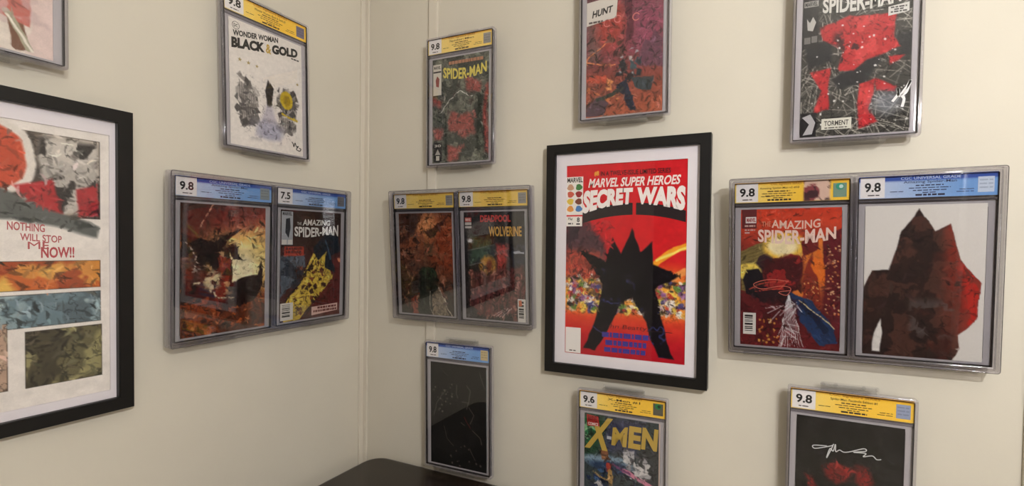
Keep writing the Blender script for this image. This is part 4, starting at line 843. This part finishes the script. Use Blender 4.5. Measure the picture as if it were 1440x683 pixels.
F.text('lettering', 'M', (0.672, 0.418, 0.718, 0.444), RED, 0.0); F.text('lettering', 'E', (0.726, 0.418, 0.75, 0.444), RED, 0.02); F.text('lettering', 'NOW!!', (0.72, 0.436, 0.85, 0.476), (178, 70, 76), 0.03)

# ------------------------------------------------------------------ desk in the corner
DX0, DX1, DY0, DY1, DZ = 0.064, 0.640, -0.56, -0.016, -0.590
def desk():
    M = Matrix.Translation(((DX0 + DX1) / 2, (DY0 + DY1) / 2, FLOOR_Z))
    r = empty('side_table', M, 'dark brown glossy side table with rounded corners in the room corner', 'table')
    w, d, h = DX1 - DX0, DY1 - DY0, DZ - FLOOR_Z
    prof = [(0.004, h - 0.034), (0.0, h - 0.028), (0.0, h - 0.010), (0.0022, h - 0.004), (0.006, h - 0.0008), (0.011, h)]
    v = []; n = 0
    for ins, z in prof:
        p = rrect(w - 2 * ins, d - 2 * ins, 0.05 - ins, 12); n = len(p); v += [(x, y, z) for x, y in p]
    f = [list(range(n))[::-1], list(range((len(prof) - 1) * n, len(prof) * n))]
    for j in range(len(prof) - 1):
        for i in range(n): f.append([j * n + i, j * n + (i + 1) % n, (j + 1) * n + (i + 1) % n, (j + 1) * n + i])
    o = mesh_obj('table_top', v, f, DARKW, r)
    o.data.materials.append(DARKE)
    for k, p in enumerate(o.data.polygons):
        if k > 1: p.material_index = 1; p.use_smooth = True
    for sx in (-1, 1):
        for sy in (-1, 1):
            bm = bmesh.new(); cx, cy = sx * (w / 2 - 0.06), sy * (d / 2 - 0.06)
            bm_box(bm, cx - 0.025, cx + 0.025, cy - 0.025, cy + 0.025, 0, h - 0.034, 0.004)
            for q in bm.verts:
                if q.co.z < 0.1: q.co.x = cx + (q.co.x - cx) * 0.65; q.co.y = cy + (q.co.y - cy) * 0.65
            bm_obj('leg', bm, DARKE, r)
    box('apron', -w / 2 + 0.085, w / 2 - 0.085, -d / 2 + 0.045, -d / 2 + 0.065, h - 0.13, h - 0.034, DARKE, r, 0.002)
    box('apron', -w / 2 + 0.085, w / 2 - 0.085, d / 2 - 0.065, d / 2 - 0.045, h - 0.13, h - 0.034, DARKE, r, 0.002)
    for s in (-1, 1): box('apron', s * (w / 2 - 0.055) - 0.01, s * (w / 2 - 0.055) + 0.01, -d / 2 + 0.085, d / 2 - 0.085, h - 0.13, h - 0.034, DARKE, r, 0.002)
    dr = box('drawer', -0.15, 0.15, -d / 2 + 0.033, -d / 2 + 0.045, h - 0.12, h - 0.044, DARKW, r, 0.003)
    bm = bmesh.new(); bmesh.ops.create_uvsphere(bm, u_segments=16, v_segments=10, radius=0.012); bmesh.ops.translate(bm, vec=(0, -d / 2 + 0.022, h - 0.082), verts=bm.verts)
    bm_obj('knob', bm, BRASS, dr, True)
desk()

# ------------------------------------------------------------------ lamps out of view: the globe bulb, then two added fill lights
bx, by, bz = BULB_POS
r = empty('floor_lamp', Matrix.Translation((bx, by, FLOOR_Z)), 'steel floor lamp with a bare frosted globe bulb standing beside the viewer', 'lamp')
L = bz - FLOOR_Z
lathe('lamp_base', [(0.0, 0.0), (0.13, 0.0), (0.13, 0.012), (0.12, 0.02), (0.03, 0.028), (0.012, 0.04), (0.0, 0.04)], BRASS, r)
lathe('pole', [(0.0, 0.03), (0.010, 0.03), (0.010, L - 0.12), (0.0, L - 0.12)], BRASS, r, 20)
lathe('socket', [(0.0, L - 0.125), (0.018, L - 0.12), (0.022, L - 0.09), (0.022, L - 0.05), (0.0, L - 0.045)], BRASS, r, 24)
R0 = BULB_R
lathe('bulb', [(0.0, L - R0)] + [(R0 * math.cos(t), L + R0 * math.sin(t)) for t in np.linspace(-1.45, 1.45, 17)] + [(0.0, L + R0)], emit_mat('bulb_glow', BULB_C, BULB_L), r, 28)
dx, dy, dz = FILL_DOME_POS  # ceiling fixture added as fill, never in view
r = empty('added_ceiling_fill', Matrix.Translation((dx, dy, CEIL_Z)), 'added round frosted ceiling fill light, unseen over the middle of the room', 'lamp')
lathe('fill_canopy', [(0.0, 0.0), (0.20, 0.0), (0.20, -0.02), (0.0, -0.02)], BRASS, r)
lathe('fill_shade', [(0.19, -0.02)] + [(0.19 * math.cos(t), -0.02 - 0.09 * math.sin(t)) for t in np.linspace(0.1, 1.5, 10)] + [(0.0, -0.11)], emit_mat('ceiling_fill_glow', FILL_C, FILL_DOME_L), r)

ux, uy, uz = FILL_DRUM_POS  # second standing light, added as soft fill and never in view
r = empty('floor_lamp', Matrix.Translation((ux, uy, FLOOR_Z)), 'added fill light shaped as a drum-shade floor lamp, unseen in the far corner behind the viewer', 'lamp')
lathe('lamp_base', [(0.0, 0.0), (0.15, 0.0), (0.15, 0.012), (0.14, 0.02), (0.03, 0.028), (0.012, 0.04), (0.0, 0.04)], BRASS, r)
U = uz - FLOOR_Z
lathe('pole', [(0.0, 0.03), (0.011, 0.03), (0.011, U + 0.1), (0.0, U + 0.1)], BRASS, r, 20)
lathe('fill_shade', [(0.22, U - 0.17), (0.225, U - 0.17), (0.20, U + 0.17), (0.195, U + 0.17), (0.22, U - 0.17)], emit_mat('drum_fill_glow', FILL_C, FILL_DRUM_L), r, 40)
